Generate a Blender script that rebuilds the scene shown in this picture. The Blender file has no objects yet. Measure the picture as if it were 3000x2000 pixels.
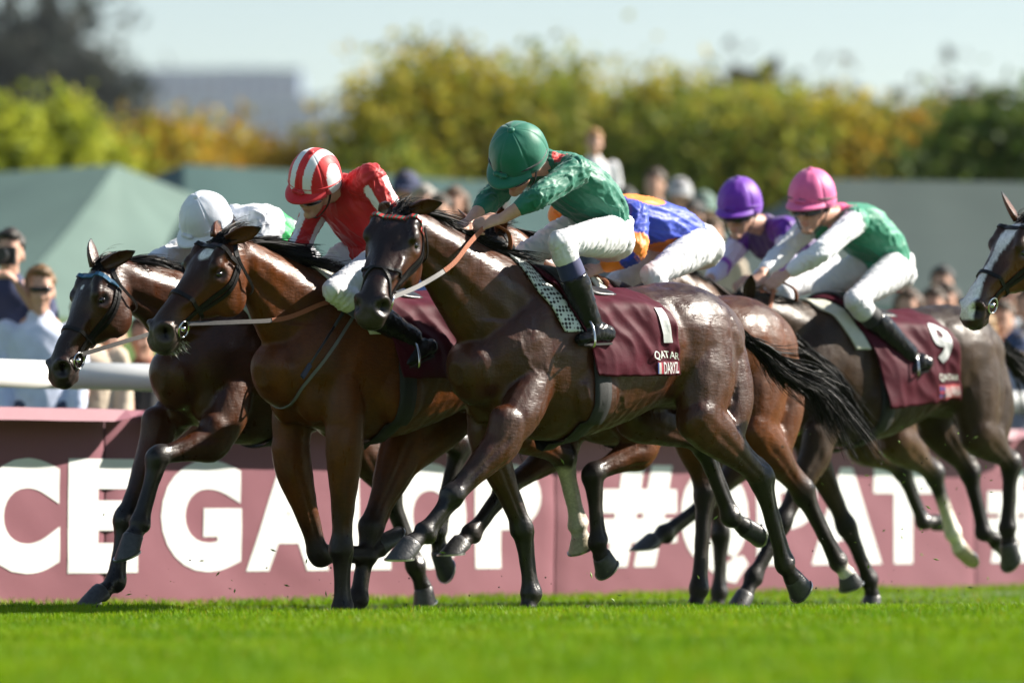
import bpy, bmesh, math, random
import numpy as np
from mathutils import Vector, Matrix, noise, Quaternion
from mathutils.bvhtree import BVHTree
from math import sin, cos, pi, radians, sqrt, atan2, exp

random.seed(7); np.random.seed(7)
SC = bpy.context.scene
COL = SC.collection

# ------------------------------------------------------------------ camera
FPX = 13500.0            # focal length in pixels of a 3000 px wide frame
CAMZ = 0.43
PITCH = math.atan(512.0 / FPX)
camd = bpy.data.cameras.new('camera')
camd.sensor_width = 36.0
camd.lens = FPX / 3000.0 * 36.0
camd.clip_start = 0.5
camd.clip_end = 4000.0
camd.dof.use_dof = True
camd.dof.focus_distance = 20.9
camd.dof.aperture_fstop = 1.4
camd.dof.aperture_blades = 9
cam = bpy.data.objects.new('camera', camd)
cam.location = (0, 0, CAMZ)
cam.rotation_euler = (pi / 2 + PITCH, 0, 0)
COL.objects.link(cam)
SC.camera = cam

# ------------------------------------------------------------------ light
SUN_EL = radians(36.0)
SUN_AZ = radians(17.0)
SUN_DIR = Vector((cos(SUN_AZ) * cos(SUN_EL), sin(SUN_AZ) * cos(SUN_EL), sin(SUN_EL)))
w = bpy.data.worlds.new('World'); SC.world = w; w.use_nodes = True
nt = w.node_tree
bg = nt.nodes['Background']
sky = nt.nodes.new('ShaderNodeTexSky'); sky.sky_type = 'NISHITA'; sky.sun_disc = False
sky.sun_elevation = SUN_EL
sky.sun_rotation = atan2(SUN_DIR.x, SUN_DIR.y)
sky.air_density = 1.15; sky.dust_density = 0.0; sky.ozone_density = 0.0
nt.links.new(sky.outputs['Color'], bg.inputs['Color'])
bg.inputs['Strength'].default_value = 0.05
sund = bpy.data.lights.new('sun', 'SUN'); sund.energy = 5.0; sund.angle = radians(0.53); sund.color = (1.0, 0.93, 0.82)
sun = bpy.data.objects.new('sun', sund)
sun.rotation_euler = SUN_DIR.to_track_quat('Z', 'Y').to_euler()
sun.location = (20, 5, 20)
COL.objects.link(sun)
SC.view_settings.view_transform = 'Standard'
SC.view_settings.look = 'None'
SC.view_settings.exposure = 1.32
SC.view_settings.gamma = 1.0
SC.view_settings.use_curve_mapping = False
SC.render.engine = 'CYCLES'
SC.cycles.use_denoising = True
SC.cycles.max_bounces = 6
SC.cycles.transparent_max_bounces = 8
SC.cycles.volume_bounces = 0

# ------------------------------------------------------------------ helpers
V = Vector
CF = Vector((0, cos(PITCH), sin(PITCH))); CU = Vector((0, -sin(PITCH), cos(PITCH))); CR = Vector((1, 0, 0))
CAM = Vector((0, 0, CAMZ))
def ray(px, py):
    return (CF * FPX + CR * (px - 1500.0) + CU * (1000.0 - py)).normalized()
def at(px, py, Y):                       # a point of the photograph at depth Y, in the world
    r = ray(px, py)
    return CAM + r * (Y / r.y)

def sst(a, b, x):
    if a == b: return 1.0 if x > a else 0.0
    t = min(1.0, max(0.0, (x - a) / (b - a)))
    return t * t * (3 - 2 * t)
def nsst(a, b, x):
    t = np.clip((x - a) / (b - a), 0, 1)
    return t * t * (3 - 2 * t)
def mix3(a, b, t):
    return tuple(a[i] * (1 - t) + b[i] * t for i in range(3))

class MB:
    """collects faces for one mesh"""
    def __init__(s): s.v = []; s.f = []
    def add(s, vs, fs):
        o = len(s.v); s.v.extend([tuple(p) for p in vs]); s.f.extend([tuple(i + o for i in f) for f in fs])
    def box(s, c, d, R=None):
        c = V(c); hx, hy, hz = d[0] / 2, d[1] / 2, d[2] / 2
        vs = []
        for z in (-hz, hz):
            for x, y in ((-hx, -hy), (hx, -hy), (hx, hy), (-hx, hy)):
                p = V((x, y, z))
                if R is not None: p = R @ p
                vs.append(c + p)
        s.add(vs, [(3, 2, 1, 0), (4, 5, 6, 7), (0, 1, 5, 4), (1, 2, 6, 5), (2, 3, 7, 6), (3, 0, 4, 7)])
    def tube(s, pts, rad, n=8, caps=True):
        pts = [V(p) for p in pts]; m = len(pts)
        rads = rad if hasattr(rad, '__len__') else [rad] * m
        prev = None; rings = []
        for i, p in enumerate(pts):
            t = (pts[min(i + 1, m - 1)] - pts[max(i - 1, 0)])
            if t.length < 1e-9: t = V((0, 0, 1))
            t.normalize()
            a = prev if prev is not None else (V((0, 0, 1)) if abs(t.z) < .9 else V((1, 0, 0)))
            a = (a - t * a.dot(t)).normalized(); prev = a
            b = t.cross(a)
            rings.append([p + (a * cos(2 * pi * k / n) + b * sin(2 * pi * k / n)) * rads[i] for k in range(n)])
        s.rings(rings, caps)
    def rings(s, rings, caps=True):
        n = len(rings[0]); vs = [p for r in rings for p in r]; fs = []
        for i in range(len(rings) - 1):
            for k in range(n):
                a = i * n + k; b = i * n + (k + 1) % n
                fs.append((a, b, b + n, a + n))
        if caps:
            fs.append(tuple(reversed(range(n)))); o = (len(rings) - 1) * n
            fs.append(tuple(o + k for k in range(n)))
        s.add(vs, fs)
    def ribbon(s, pts, nrm, wid, th=0.004):
        """flat strap swept along pts; nrm = outward normals; wid = full width (number or list)"""
        m = len(pts); rings = []
        for i in range(m):
            t = (V(pts[min(i + 1, m - 1)]) - V(pts[max(i - 1, 0)])).normalized()
            nn = V(nrm[i]); nn = (nn - t * nn.dot(t)).normalized()
            sd = t.cross(nn); ww = (wid[i] if hasattr(wid, '__len__') else wid) / 2
            p = V(pts[i])
            rings.append([p + sd * ww - nn * th / 2, p + sd * ww + nn * th / 2, p - sd * ww + nn * th / 2, p - sd * ww - nn * th / 2])
        s.rings(rings)
    def mesh(s, name, smooth=True):
        me = bpy.data.meshes.new(name)
        me.from_pydata(s.v, [], s.f); me.update()
        bm = bmesh.new(); bm.from_mesh(me)
        bmesh.ops.recalc_face_normals(bm, faces=bm.faces)
        bm.to_mesh(me); bm.free()
        if smooth: me.polygons.foreach_set('use_smooth', [True] * len(me.polygons))
        return me

def obj(name, me, mat=None, parent=None):
    o = bpy.data.objects.new(name, me); COL.objects.link(o)
    if mat is not None and me is not None:
        me.materials.clear()
        for m in (mat if isinstance(mat, (list, tuple)) else [mat]): me.materials.append(m)
    if parent is not None: o.parent = parent
    return o
def tag(o, label=None, cat=None, group=None, kind=None):
    if label: o['label'] = label
    if cat: o['category'] = cat
    if group: o['group'] = group
    if kind: o['kind'] = kind
    return o
def empty(name, loc=(0, 0, 0), rz=0.0, label=None, cat=None, group=None):
    o = bpy.data.objects.new(name, None); COL.objects.link(o)
    o.empty_display_size = 0.2
    o.location = loc; o.rotation_euler = (0, 0, rz)
    return tag(o, label, cat, group)

def catmull(P, k):
    """P: (n,d) array -> ((n-1)*k+1, d)"""
    P = np.asarray(P, float); n = len(P); out = []
    for i in range(n - 1):
        p0 = P[i - 1] if i > 0 else 2 * P[0] - P[1]
        p1 = P[i]; p2 = P[i + 1]; p3 = P[i + 2] if i + 2 < n else 2 * P[-1] - P[-2]
        for j in range(k):
            t = j / k
            out.append(0.5 * ((2 * p1) + (-p0 + p2) * t + (2 * p0 - 5 * p1 + 4 * p2 - p3) * t * t + (-p0 + 3 * p1 - 3 * p2 + p3) * t ** 3))
    out.append(P[-1]); return np.array(out)

class Body:
    """organic shape: closed lofts fused by voxel remesh; remembers each loft for colouring"""
    def __init__(s): s.mb = MB(); s.samples = []; s.ids = {}
    def loft(s, name, ctrl, side=(0, 1, 0), k=5, n=18, p=1.0, M=None, round0=True, round1=True):
        """ctrl: list of (pos, a, bfront/top, bback/bottom)"""
        side = V(side)
        arr = np.array([[*c[0], c[1], c[2], c[3] if len(c) > 3 else c[2]] for c in ctrl], float)
        S = catmull(arr, k)
        S[:, 3:] = np.maximum(S[:, 3:], 0.004)
        m = len(S); rings = []; fr = []
        for i in range(m):
            c = V(S[i, :3]); t = (V(S[min(i + 1, m - 1), :3]) - V(S[max(i - 1, 0), :3])).normalized()
            A = (side - t * side.dot(t)).normalized(); B = t.cross(A)
            fr.append((c, t, A, B, S[i, 3], S[i, 4], S[i, 5]))
        def ring(c, A, B, a, bt, bb):
            r = []
            for q in range(n):
                th = 2 * pi * q / n; ct, st = cos(th), sin(th)
                cx = math.copysign(abs(ct) ** p, ct); sx = math.copysign(abs(st) ** p, st)
                r.append(c + A * (a * cx) + B * ((bt if st > 0 else bb) * sx))
            return r
        c, t, A, B, a, bt, bb = fr[0]; e = min(a, (bt + bb) / 2)
        if round0:
            for off, sc in ((.92, .35), (.7, .7), (.38, .92)): rings.append(ring(c - t * e * off, A, B, a * sc, bt * sc, bb * sc))
        for (c, t, A, B, a, bt, bb) in fr: rings.append(ring(c, A, B, a, bt, bb))
        c, t, A, B, a, bt, bb = fr[-1]; e = min(a, (bt + bb) / 2)
        if round1:
            for off, sc in ((.38, .92), (.7, .7), (.92, .35)): rings.append(ring(c + t * e * off, A, B, a * sc, bt * sc, bb * sc))
        if M is not None: rings = [[M @ q for q in r] for r in rings]
        s.mb.rings(rings)
        lid = s.ids.setdefault(name, len(s.ids))
        for i, (c, t, A, B, a, bt, bb) in enumerate(fr):
            if M is not None:
                R = M.to_3x3(); c = M @ c; t = R @ t; A = R @ A; B = R @ B
            sp = (V(S[min(i + 1, m - 1), :3]) - V(S[max(i - 1, 0), :3])).length / (min(i + 1, m - 1) - max(i - 1, 0)); sp *= (M.to_3x3() @ V((1, 0, 0))).length if M is not None else 1.0
            s.samples.append((lid, i / (m - 1), *c, *t, *A, *B, a, bt, bb, (1.0 / (m - 1)) / max(sp, 1e-4)))
        return fr
    def ball(s, c, r, M=None, R=None):
        c = V(c); vs = []; fs = []; n, mth = 12, 8
        rings = []
        for i in range(mth + 1):
            th = max(0.06, min(pi - 0.06, pi * i / mth)); rg = []
            for q in range(n):
                ph = 2 * pi * q / n
                d = V((r[0] * sin(th) * cos(ph), r[1] * sin(th) * sin(ph), r[2] * cos(th)))
                if R is not None: d = R @ d
                pnt = c + d
                rg.append(M @ pnt if M is not None else pnt)
            rings.append(rg)
        s.mb.rings(rings)
    def build(s, name, voxel, smooth=4, factor=0.5):
        me = s.mb.mesh(name + '_raw')
        o = bpy.data.objects.new('tmp', me); COL.objects.link(o)
        md = o.modifiers.new('r', 'REMESH'); md.mode = 'VOXEL'; md.voxel_size = voxel; md.adaptivity = 0
        if smooth:
            ms = o.modifiers.new('s', 'SMOOTH'); ms.iterations = smooth; ms.factor = factor
        dg = bpy.context.evaluated_depsgraph_get()
        out = bpy.data.meshes.new_from_object(o.evaluated_get(dg))
        bpy.data.objects.remove(o); bpy.data.meshes.remove(me)
        out.name = name
        out.polygons.foreach_set('use_smooth', [True] * len(out.polygons))
        out.update()
        return out
    def classify(s, co):
        """for every vertex: (loft id, t, cos, sin, normalised distance)"""
        S = np.array(s.samples); n = len(co)
        best = np.full(n, 1e9); idx = np.zeros(n, int)
        C = S[:, 2:5]; rad = (S[:, 14] + (S[:, 15] + S[:, 16]) / 2) / 2
        for st in range(0, n, 20000):
            q = co[st:st + 20000].astype(np.float32); Cf = C.astype(np.float32)
            d = ((q * q).sum(1)[:, None] + (Cf * Cf).sum(1)[None] - 2 * q @ Cf.T) * (1 / rad.astype(np.float32) ** 2)[None]
            k = d.argmin(1); idx[st:st + 20000] = k; best[st:st + 20000] = np.sqrt(np.maximum(d[np.arange(len(q)), k], 0))
        r = S[idx]; dlt = co - r[:, 2:5]
        ca = (dlt * r[:, 8:11]).sum(1) / np.maximum(r[:, 14], 1e-4); sa = (dlt * r[:, 11:14]).sum(1) / np.maximum((r[:, 15] + r[:, 16]) / 2, 1e-4)
        ang = np.arctan2(sa, ca)
        tc = r[:, 1] + np.clip((dlt * r[:, 5:8]).sum(1) * r[:, 17], -.08, .08)
        return r[:, 0].astype(int), tc, ang, best

def getco(me):
    co = np.empty(len(me.vertices) * 3); me.vertices.foreach_get('co', co); return co.reshape(-1, 3)
def getno(me):
    no = np.empty(len(me.vertices) * 3); me.vertices.foreach_get('normal', no); return no.reshape(-1, 3)
def setco(me, co):
    me.vertices.foreach_set('co', co.ravel()); me.update()
def setcol(me, col, name='tint'):
    a = me.color_attributes.new(name, 'FLOAT_COLOR', 'POINT')
    c = np.ones((len(me.vertices), 4)); c[:, :3] = col
    a.data.foreach_set('color', c.ravel())
_PT = np.random.default_rng(99).permutation(512); _GR = np.random.default_rng(98).normal(0, 1, (512, 3)); _GR /= np.linalg.norm(_GR, axis=1)[:, None]
def pnoise(P):
    """vectorised gradient noise, about -1..1"""
    P = np.asarray(P, float); F = np.floor(P); f = P - F; I = F.astype(int); u = f * f * f * (f * (f * 6 - 15) + 10); out = 0
    for dx in (0, 1):
        for dy in (0, 1):
            for dz in (0, 1):
                h = _PT[(_PT[(_PT[(I[:, 0] + dx) & 511] + I[:, 1] + dy) & 511] + I[:, 2] + dz) & 511]
                g = (_GR[h] * (f - np.array((dx, dy, dz)))).sum(1)
                out = out + g * (u[:, 0] if dx else 1 - u[:, 0]) * (u[:, 1] if dy else 1 - u[:, 1]) * (u[:, 2] if dz else 1 - u[:, 2])
    return out * 1.5
def vnoise(co, sc, seed=0.0):
    return pnoise(np.asarray(co) * sc + np.array((seed, seed * .7, -seed)))

# ------------------------------------------------------------------ materials
MATS = {}
def newmat(name):
    m = bpy.data.materials.new(name); m.use_nodes = True
    return m, m.node_tree, m.node_tree.nodes['Principled BSDF']
def pmat(name, col, rough=.6, metal=0.0, spec=.5, var=0.12, scale=30.0, bump=0.0, bscale=80.0, sheen=0.0, coat=0.0, attr=None, trans=0.0, stretch=None):
    """general procedural material: colour (or vertex tint) broken by noise, with noise bump"""
    if name in MATS: return MATS[name]
    m, nt, b = newmat(name); L = nt.links.new; N = nt.nodes.new
    tc = N('ShaderNodeTexCoord')
    no = N('ShaderNodeTexNoise'); no.inputs['Scale'].default_value = scale; no.inputs['Detail'].default_value = 5
    L(tc.outputs['Object'], no.inputs['Vector'])
    mp = N('ShaderNodeMapRange'); mp.inputs['From Min'].default_value = .25; mp.inputs['From Max'].default_value = .75
    mp.inputs['To Min'].default_value = 1 - var; mp.inputs['To Max'].default_value = 1 + var
    L(no.outputs['Fac'], mp.inputs['Value'])
    mx = N('ShaderNodeMix'); mx.data_type = 'RGBA'; mx.blend_type = 'MULTIPLY'; mx.inputs['Factor'].default_value = 1
    if attr:
        at_ = N('ShaderNodeAttribute'); at_.attribute_name = attr; L(at_.outputs['Color'], mx.inputs[6])
    else: mx.inputs[6].default_value = (*col, 1)
    L(mp.outputs['Result'], mx.inputs[7])
    L(mx.outputs[2], b.inputs['Base Color'])
    b.inputs['Roughness'].default_value = rough; b.inputs['Metallic'].default_value = metal
    b.inputs['Specular IOR Level'].default_value = spec
    b.inputs['Sheen Weight'].default_value = sheen
    b.inputs['Coat Weight'].default_value = coat; b.inputs['Coat Roughness'].default_value = .15
    if trans:
        b.inputs['Transmission Weight'].default_value = 0
        tr = N('ShaderNodeBsdfTranslucent'); ms = N('ShaderNodeMixShader'); ms.inputs['Fac'].default_value = trans
        out = nt.nodes['Material Output']
        L(mx.outputs[2], tr.inputs['Color']); L(b.outputs[0], ms.inputs[1]); L(tr.outputs[0], ms.inputs[2]); L(ms.outputs[0], out.inputs['Surface'])
    if bump:
        n2 = N('ShaderNodeTexNoise'); n2.inputs['Scale'].default_value = bscale; n2.inputs['Detail'].default_value = 4
        if stretch:
            mpp = N('ShaderNodeMapping'); mpp.inputs['Scale'].default_value = stretch
            L(tc.outputs['Object'], mpp.inputs['Vector']); L(mpp.outputs['Vector'], n2.inputs['Vector'])
        else: L(tc.outputs['Object'], n2.inputs['Vector'])
        bp = N('ShaderNodeBump'); bp.inputs['Strength'].default_value = bump; bp.inputs['Distance'].default_value = .01
        L(n2.outputs['Fac'], bp.inputs['Height']); L(bp.outputs['Normal'], b.inputs['Normal'])
    MATS[name] = m
    return m

def coat_mat(name, rough=.34, sweat=.5):
    """short wet horse coat: vertex tint, fine hair grain, streaky gloss, faint veins"""
    if name in MATS: return MATS[name]
    m, nt, b = newmat(name); L = nt.links.new; N = nt.nodes.new
    tc = N('ShaderNodeTexCoord'); at_ = N('ShaderNodeAttribute'); at_.attribute_name = 'tint'
    mp = N('ShaderNodeMapping'); mp.inputs['Scale'].default_value = (1.0, 1.0, .35); mp.inputs['Rotation'].default_value = (0, .5, 0)
    L(tc.outputs['Object'], mp.inputs['Vector'])
    n1 = N('ShaderNodeTexNoise'); n1.inputs['Scale'].default_value = 9; n1.inputs['Detail'].default_value = 6; L(mp.outputs[0], n1.inputs['Vector'])
    n2 = N('ShaderNodeTexNoise'); n2.inputs['Scale'].default_value = 160; n2.inputs['Detail'].default_value = 3; L(mp.outputs[0], n2.inputs['Vector'])
    mr = N('ShaderNodeMapRange'); mr.inputs['From Min'].default_value = .3; mr.inputs['From Max'].default_value = .7; mr.inputs['To Min'].default_value = .72; mr.inputs['To Max'].default_value = 1.28
    L(n1.outputs['Fac'], mr.inputs['Value'])
    mx = N('ShaderNodeMix'); mx.data_type = 'RGBA'; mx.blend_type = 'MULTIPLY'; mx.inputs['Factor'].default_value = 1
    L(at_.outputs['Color'], mx.inputs[6]); L(mr.outputs[0], mx.inputs[7]); L(mx.outputs[2], b.inputs['Base Color'])
    r2 = N('ShaderNodeMapRange'); r2.inputs['From Min'].default_value = .35; r2.inputs['From Max'].default_value = .65; r2.inputs['To Min'].default_value = rough - .08; r2.inputs['To Max'].default_value = rough + .26
    n3 = N('ShaderNodeTexNoise'); n3.inputs['Scale'].default_value = 16; n3.inputs['Detail'].default_value = 9; n3.inputs['Roughness'].default_value = .65; L(mp.outputs[0], n3.inputs['Vector'])
    L(n3.outputs['Fac'], r2.inputs['Value']); L(r2.outputs[0], b.inputs['Roughness'])
    b.inputs['Specular IOR Level'].default_value = sweat
    pass
    # relief: muscle ripple, skin folds and veins, hair
    dn = N('ShaderNodeTexNoise'); dn.inputs['Scale'].default_value = 7; dn.inputs['Detail'].default_value = 3; L(tc.outputs['Object'], dn.inputs['Vector'])
    va = N('ShaderNodeVectorMath'); va.operation = 'MULTIPLY_ADD'; va.inputs[1].default_value = (.35, .35, .35)
    L(dn.outputs['Color'], va.inputs[0]); L(tc.outputs['Object'], va.inputs[2])
    vo = N('ShaderNodeTexVoronoi'); vo.feature = 'DISTANCE_TO_EDGE'; vo.inputs['Scale'].default_value = 4.5; L(va.outputs[0], vo.inputs['Vector'])
    vr = N('ShaderNodeMapRange'); vr.inputs['From Min'].default_value = 0; vr.inputs['From Max'].default_value = .05; vr.inputs['To Min'].default_value = 1; vr.inputs['To Max'].default_value = 0
    L(vo.outputs['Distance'], vr.inputs['Value'])
    vk = N('ShaderNodeMapRange'); vk.inputs['From Min'].default_value = .5; vk.inputs['From Max'].default_value = .62; L(n3.outputs['Fac'], vk.inputs['Value'])
    vm = N('ShaderNodeMath'); vm.operation = 'MULTIPLY'; L(vr.outputs[0], vm.inputs[0]); L(vk.outputs[0], vm.inputs[1])
    ad = N('ShaderNodeMath'); ad.operation = 'MULTIPLY_ADD'; ad.inputs[1].default_value = .07; L(vm.outputs[0], ad.inputs[0]); L(n1.outputs['Fac'], ad.inputs[2])
    ad2 = N('ShaderNodeMath'); ad2.operation = 'MULTIPLY_ADD'; ad2.inputs[1].default_value = .10; L(n2.outputs['Fac'], ad2.inputs[0])
    n4 = N('ShaderNodeTexNoise'); n4.inputs['Scale'].default_value = 1.0; n4.inputs['Detail'].default_value = 5; n4.inputs['Distortion'].default_value = .4
    mp4 = N('ShaderNodeMapping'); mp4.inputs['Rotation'].default_value = (0, .55, 0); mp4.inputs['Scale'].default_value = (26, 90, 90); L(tc.outputs['Object'], mp4.inputs['Vector']); L(mp4.outputs[0], n4.inputs['Vector'])
    ad3 = N('ShaderNodeMath'); ad3.operation = 'MULTIPLY_ADD'; ad3.inputs[1].default_value = .28; L(n4.outputs['Fac'], ad3.inputs[0]); L(ad.outputs[0], ad3.inputs[2]); L(ad3.outputs[0], ad2.inputs[2])
    mr4 = N('ShaderNodeMapRange'); mr4.inputs['From Min'].default_value = .3; mr4.inputs['From Max'].default_value = .7; mr4.inputs['To Min'].default_value = .80; mr4.inputs['To Max'].default_value = 1.20; L(n4.outputs['Fac'], mr4.inputs['Value'])
    mx4 = N('ShaderNodeMix'); mx4.data_type = 'RGBA'; mx4.blend_type = 'MULTIPLY'; mx4.inputs['Factor'].default_value = 1; L(mx.outputs[2], mx4.inputs[6]); L(mr4.outputs[0], mx4.inputs[7]); L(mx4.outputs[2], b.inputs['Base Color'])
    bp = N('ShaderNodeBump'); bp.inputs['Strength'].default_value = .55; bp.inputs['Distance'].default_value = .012
    L(ad2.outputs[0], bp.inputs['Height']); L(bp.outputs[0], b.inputs['Normal'])
    MATS[name] = m
    return m

def text_mesh(txt, size=1.0, bold=0.0, sx=1.0, shear=0.0, space=1.0, sub=0.0):
    """flat text as a mesh in the x (reading) / y (up) plane, centred at the origin"""
    cu = bpy.data.curves.new('t', 'FONT'); cu.body = txt; cu.size = size; cu.offset = bold
    cu.align_x = 'CENTER'; cu.align_y = 'CENTER'; cu.space_character = space; cu.shear = shear; cu.resolution_u = 6
    o = bpy.data.objects.new('t', cu); COL.objects.link(o)
    dg = bpy.context.evaluated_depsgraph_get()
    me = bpy.data.meshes.new_from_object(o.evaluated_get(dg))
    bpy.data.objects.remove(o); bpy.data.curves.remove(cu)
    bm = bmesh.new(); bm.from_mesh(me)
    bmesh.ops.remove_doubles(bm, verts=bm.verts, dist=1e-5)
    bmesh.ops.triangulate(bm, faces=bm.faces)
    if sub:
        for _ in range(3):
            es = [e for e in bm.edges if e.calc_length() > sub]
            if not es: break
            bmesh.ops.subdivide_edges(bm, edges=es, cuts=1)
            bmesh.ops.triangulate(bm, faces=bm.faces)
    vs = [V((v.co.x * sx, v.co.y, 0)) for v in bm.verts]
    for i, v in enumerate(bm.verts): v.index = i
    fs = [tuple(v.index for v in f.verts) for f in bm.faces]
    bm.free(); bpy.data.meshes.remove(me)
    xs = [p.x for p in vs]; ys = [p.y for p in vs]
    cx = (min(xs) + max(xs)) / 2; cy = (min(ys) + max(ys)) / 2
    vs = [V((p.x - cx, p.y - cy, 0)) for p in vs]
    return vs, fs, max(xs) - min(xs), max(ys) - min(ys)
# ================================================================== the setting
BA = V((-2.155, 24.26, 0)); BD = V((2.48 + 2.155, 29.1 - 24.26, 0)).normalized(); BN = V((BD.y, -BD.x, 0))   # banner line, its direction and track-side normal
def pb_of(x, y): return -((x - BA.x) * BN.x + (y - BA.y) * BN.y)       # distance behind the banner
def gz(x, y):
    """height of the ground"""
    pb = pb_of(x, y)
    z = -.006 + .0086 * max(-4, min(4, x)) + .004 * noise.noise(V((x * .9, y * .9, 0)))
    lo = -.01 - .10 * sst(-1.75, -.95, x); q = sst(20.35, 21.3, y); z = z * (1 - q) + lo * q; q = sst(22.0, 23.5, y); z = z * (1 - q) - .05 * q
    if pb > .8: z = -.05 + .26 * (min(pb, 8.5) - .8) * 1.0 + .03 * max(0, min(pb, 60) - 8.5)
    return z
def s_of(px):
    """distance along the banner line under pixel column px"""
    r = ray(px, 1500); # solve CAM + r k on line
    a = r.x / r.y
    # BA.x + s BD.x = a (BA.y + s BD.y)
    return (a * BA.y - BA.x) / (BD.x - a * BD.y)
def on_banner(s, z, off=0.0): return BA + BD * s + BN * off + V((0, 0, z))

def ground():
    xs = sorted(set([-900, -300, -120, -60, -35, -22, -14] + [x * .5 for x in range(-20, 31)] + [18, 24, 35, 60, 120, 300, 900]))
    ys = sorted(set([-200, -60, -20, 0, 4, 8] + [10 + .5 * k for k in range(20)] + [20 + .12 * k for k in range(16)] + [22 + .5 * k for k in range(60)] + [55, 60, 70, 90, 130, 200, 400, 900, 2500]))
    vs = [(x, y, gz(x, y)) for y in ys for x in xs]; fs = []; n = len(xs)
    for j in range(len(ys) - 1):
        for i in range(n - 1): a = j * n + i; fs.append((a, a + 1, a + n + 1, a + n))
    mb = MB(); mb.add(vs, fs)
    m, nt, b = newmat('turf_soil'); L = nt.links.new; N = nt.nodes.new
    tc = N('ShaderNodeTexCoord'); n1 = N('ShaderNodeTexNoise'); n1.inputs['Scale'].default_value = 3; n1.inputs['Detail'].default_value = 8; L(tc.outputs['Object'], n1.inputs['Vector'])
    cr = N('ShaderNodeValToRGB'); cr.color_ramp.elements[0].color = (.034, .072, .005, 1); cr.color_ramp.elements[1].color = (.060, .112, .008, 1); L(n1.outputs['Fac'], cr.inputs['Fac']); L(cr.outputs['Color'], b.inputs['Base Color'])
    b.inputs['Roughness'].default_value = .9
    tag(obj('ground', mb.mesh('ground'), m), 'bright green racecourse turf rising to a crest before the horses', None, None, 'structure')

def grass():
    rng = np.random.default_rng(3)
    m, nt, b = newmat('grass_blades'); L = nt.links.new; N = nt.nodes.new
    at_ = N('ShaderNodeAttribute'); at_.attribute_name = 'tint'; L(at_.outputs['Color'], b.inputs['Base Color'])
    b.inputs['Roughness'].default_value = .5; b.inputs['Specular IOR Level'].default_value = .2
    tr = N('ShaderNodeBsdfTranslucent'); L(at_.outputs['Color'], tr.inputs['Color']); ms = N('ShaderNodeMixShader'); ms.inputs['Fac'].default_value = .38
    L(b.outputs[0], ms.inputs[1]); L(tr.outputs[0], ms.inputs[2]); L(ms.outputs[0], nt.nodes['Material Output'].inputs['Surface'])
    def field(name, label, X, Y, hmin, hmax, wid, seed, lean=.5):
        n = len(X); Z = np.array([gz(x, y) for x, y in zip(X, Y)])
        a = rng.uniform(0, 2 * pi, n); hgt = rng.uniform(hmin, hmax, n) * (1 + .35 * vnoise(np.stack([X, Y, Z], 1), 1.6, seed) + .25 * vnoise(np.stack([X, Y, Z], 1), 6, seed)); la = rng.uniform(0, 2 * pi, n); ll = rng.uniform(.05, lean, n) * hgt
        w_ = wid * rng.uniform(.7, 1.4, n)
        dx = np.cos(a) * w_; dy = np.sin(a) * w_
        P = np.empty((n, 5, 3))
        P[:, 0] = np.stack([X - dx, Y - dy, Z - .01], 1); P[:, 1] = np.stack([X + dx, Y + dy, Z - .01], 1)
        mx = np.cos(la) * ll; my = np.sin(la) * ll
        P[:, 2] = np.stack([X - dx * .8 + mx * .35, Y - dy * .8 + my * .35, Z + hgt * .6], 1); P[:, 3] = np.stack([X + dx * .8 + mx * .35, Y + dy * .8 + my * .35, Z + hgt * .6], 1)
        P[:, 4] = np.stack([X + mx, Y + my, Z + hgt], 1)
        me = bpy.data.meshes.new(name); me.vertices.add(n * 5); me.vertices.foreach_set('co', P.ravel())
        base = (np.arange(n) * 5)[:, None]
        loops = np.concatenate([base + np.array([0, 1, 3, 2]), base + np.array([2, 3, 4])], 1).ravel()
        me.loops.add(n * 7); me.loops.foreach_set('vertex_index', loops)
        me.polygons.add(n * 2)
        st = (np.arange(n) * 7)[:, None] + np.array([0, 4]); me.polygons.foreach_set('loop_start', st.ravel())
        me.update(calc_edges=True)
        pn = vnoise(np.stack([X, Y, Z], 1), .9, seed + 2); c1 = np.array((.115, .25, .002)); c2 = np.array((.225, .36, .004)); c3 = np.array((.32, .31, .02))
        pn2 = vnoise(np.stack([X, Y * .5, Z], 1), 3.2, seed + 7); f = np.clip(.5 + .65 * pn + .45 * pn2 + rng.normal(0, .22, n), 0, 1)[:, None]; c = c1 * (1 - f) + c2 * f
        dry = (rng.uniform(0, 1, n) < .05 + .16 * np.clip(pn2, 0, 1))[:, None]; c = np.where(dry, c3, c)
        setcol(me, np.repeat(c, 5, axis=0))
        tag(obj(name, me, m), label, None, None, 'stuff')
    n = 230000
    u = rng.uniform(0, 1, n); Y = 11.3 + (21.5 - 11.3) * u ** .72; X = rng.uniform(-1, 1, n) * (.120 * Y + .25)
    n2 = 60000; Y2 = rng.uniform(10.5, 22, n2); X2 = np.where(rng.uniform(0, 1, n2) < .5, -1, 1) * (.120 * Y2 + .25 + rng.uniform(0, 1.6, n2))
    X = np.concatenate([X, X2]); Y = np.concatenate([Y, Y2])
    field('grass', 'short mown bright green grass of the racecourse', X, Y, .025, .05, .0026, 1.0)
    n = 26000
    Y = rng.uniform(21.5, 28, n); X = rng.uniform(-1, 1, n) * (.122 * Y + .8); k = np.array([pb_of(x, y) for x, y in zip(X, Y)]) < -.04
    field('grass', 'thin grass on the track beyond the horses', X[k], Y[k], .015, .03, .003, 2.0)
    s = rng.uniform(-1, 12, 9000); o = rng.exponential(.12, 9000) + .02
    X = BA.x + BD.x * s + BN.x * o; Y = BA.y + BD.y * s + BN.y * o
    field('grass', 'longer yellowish grass fringe along the foot of the banner', X, Y, .02, .06, .003, 5.0, 1.0)

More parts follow.
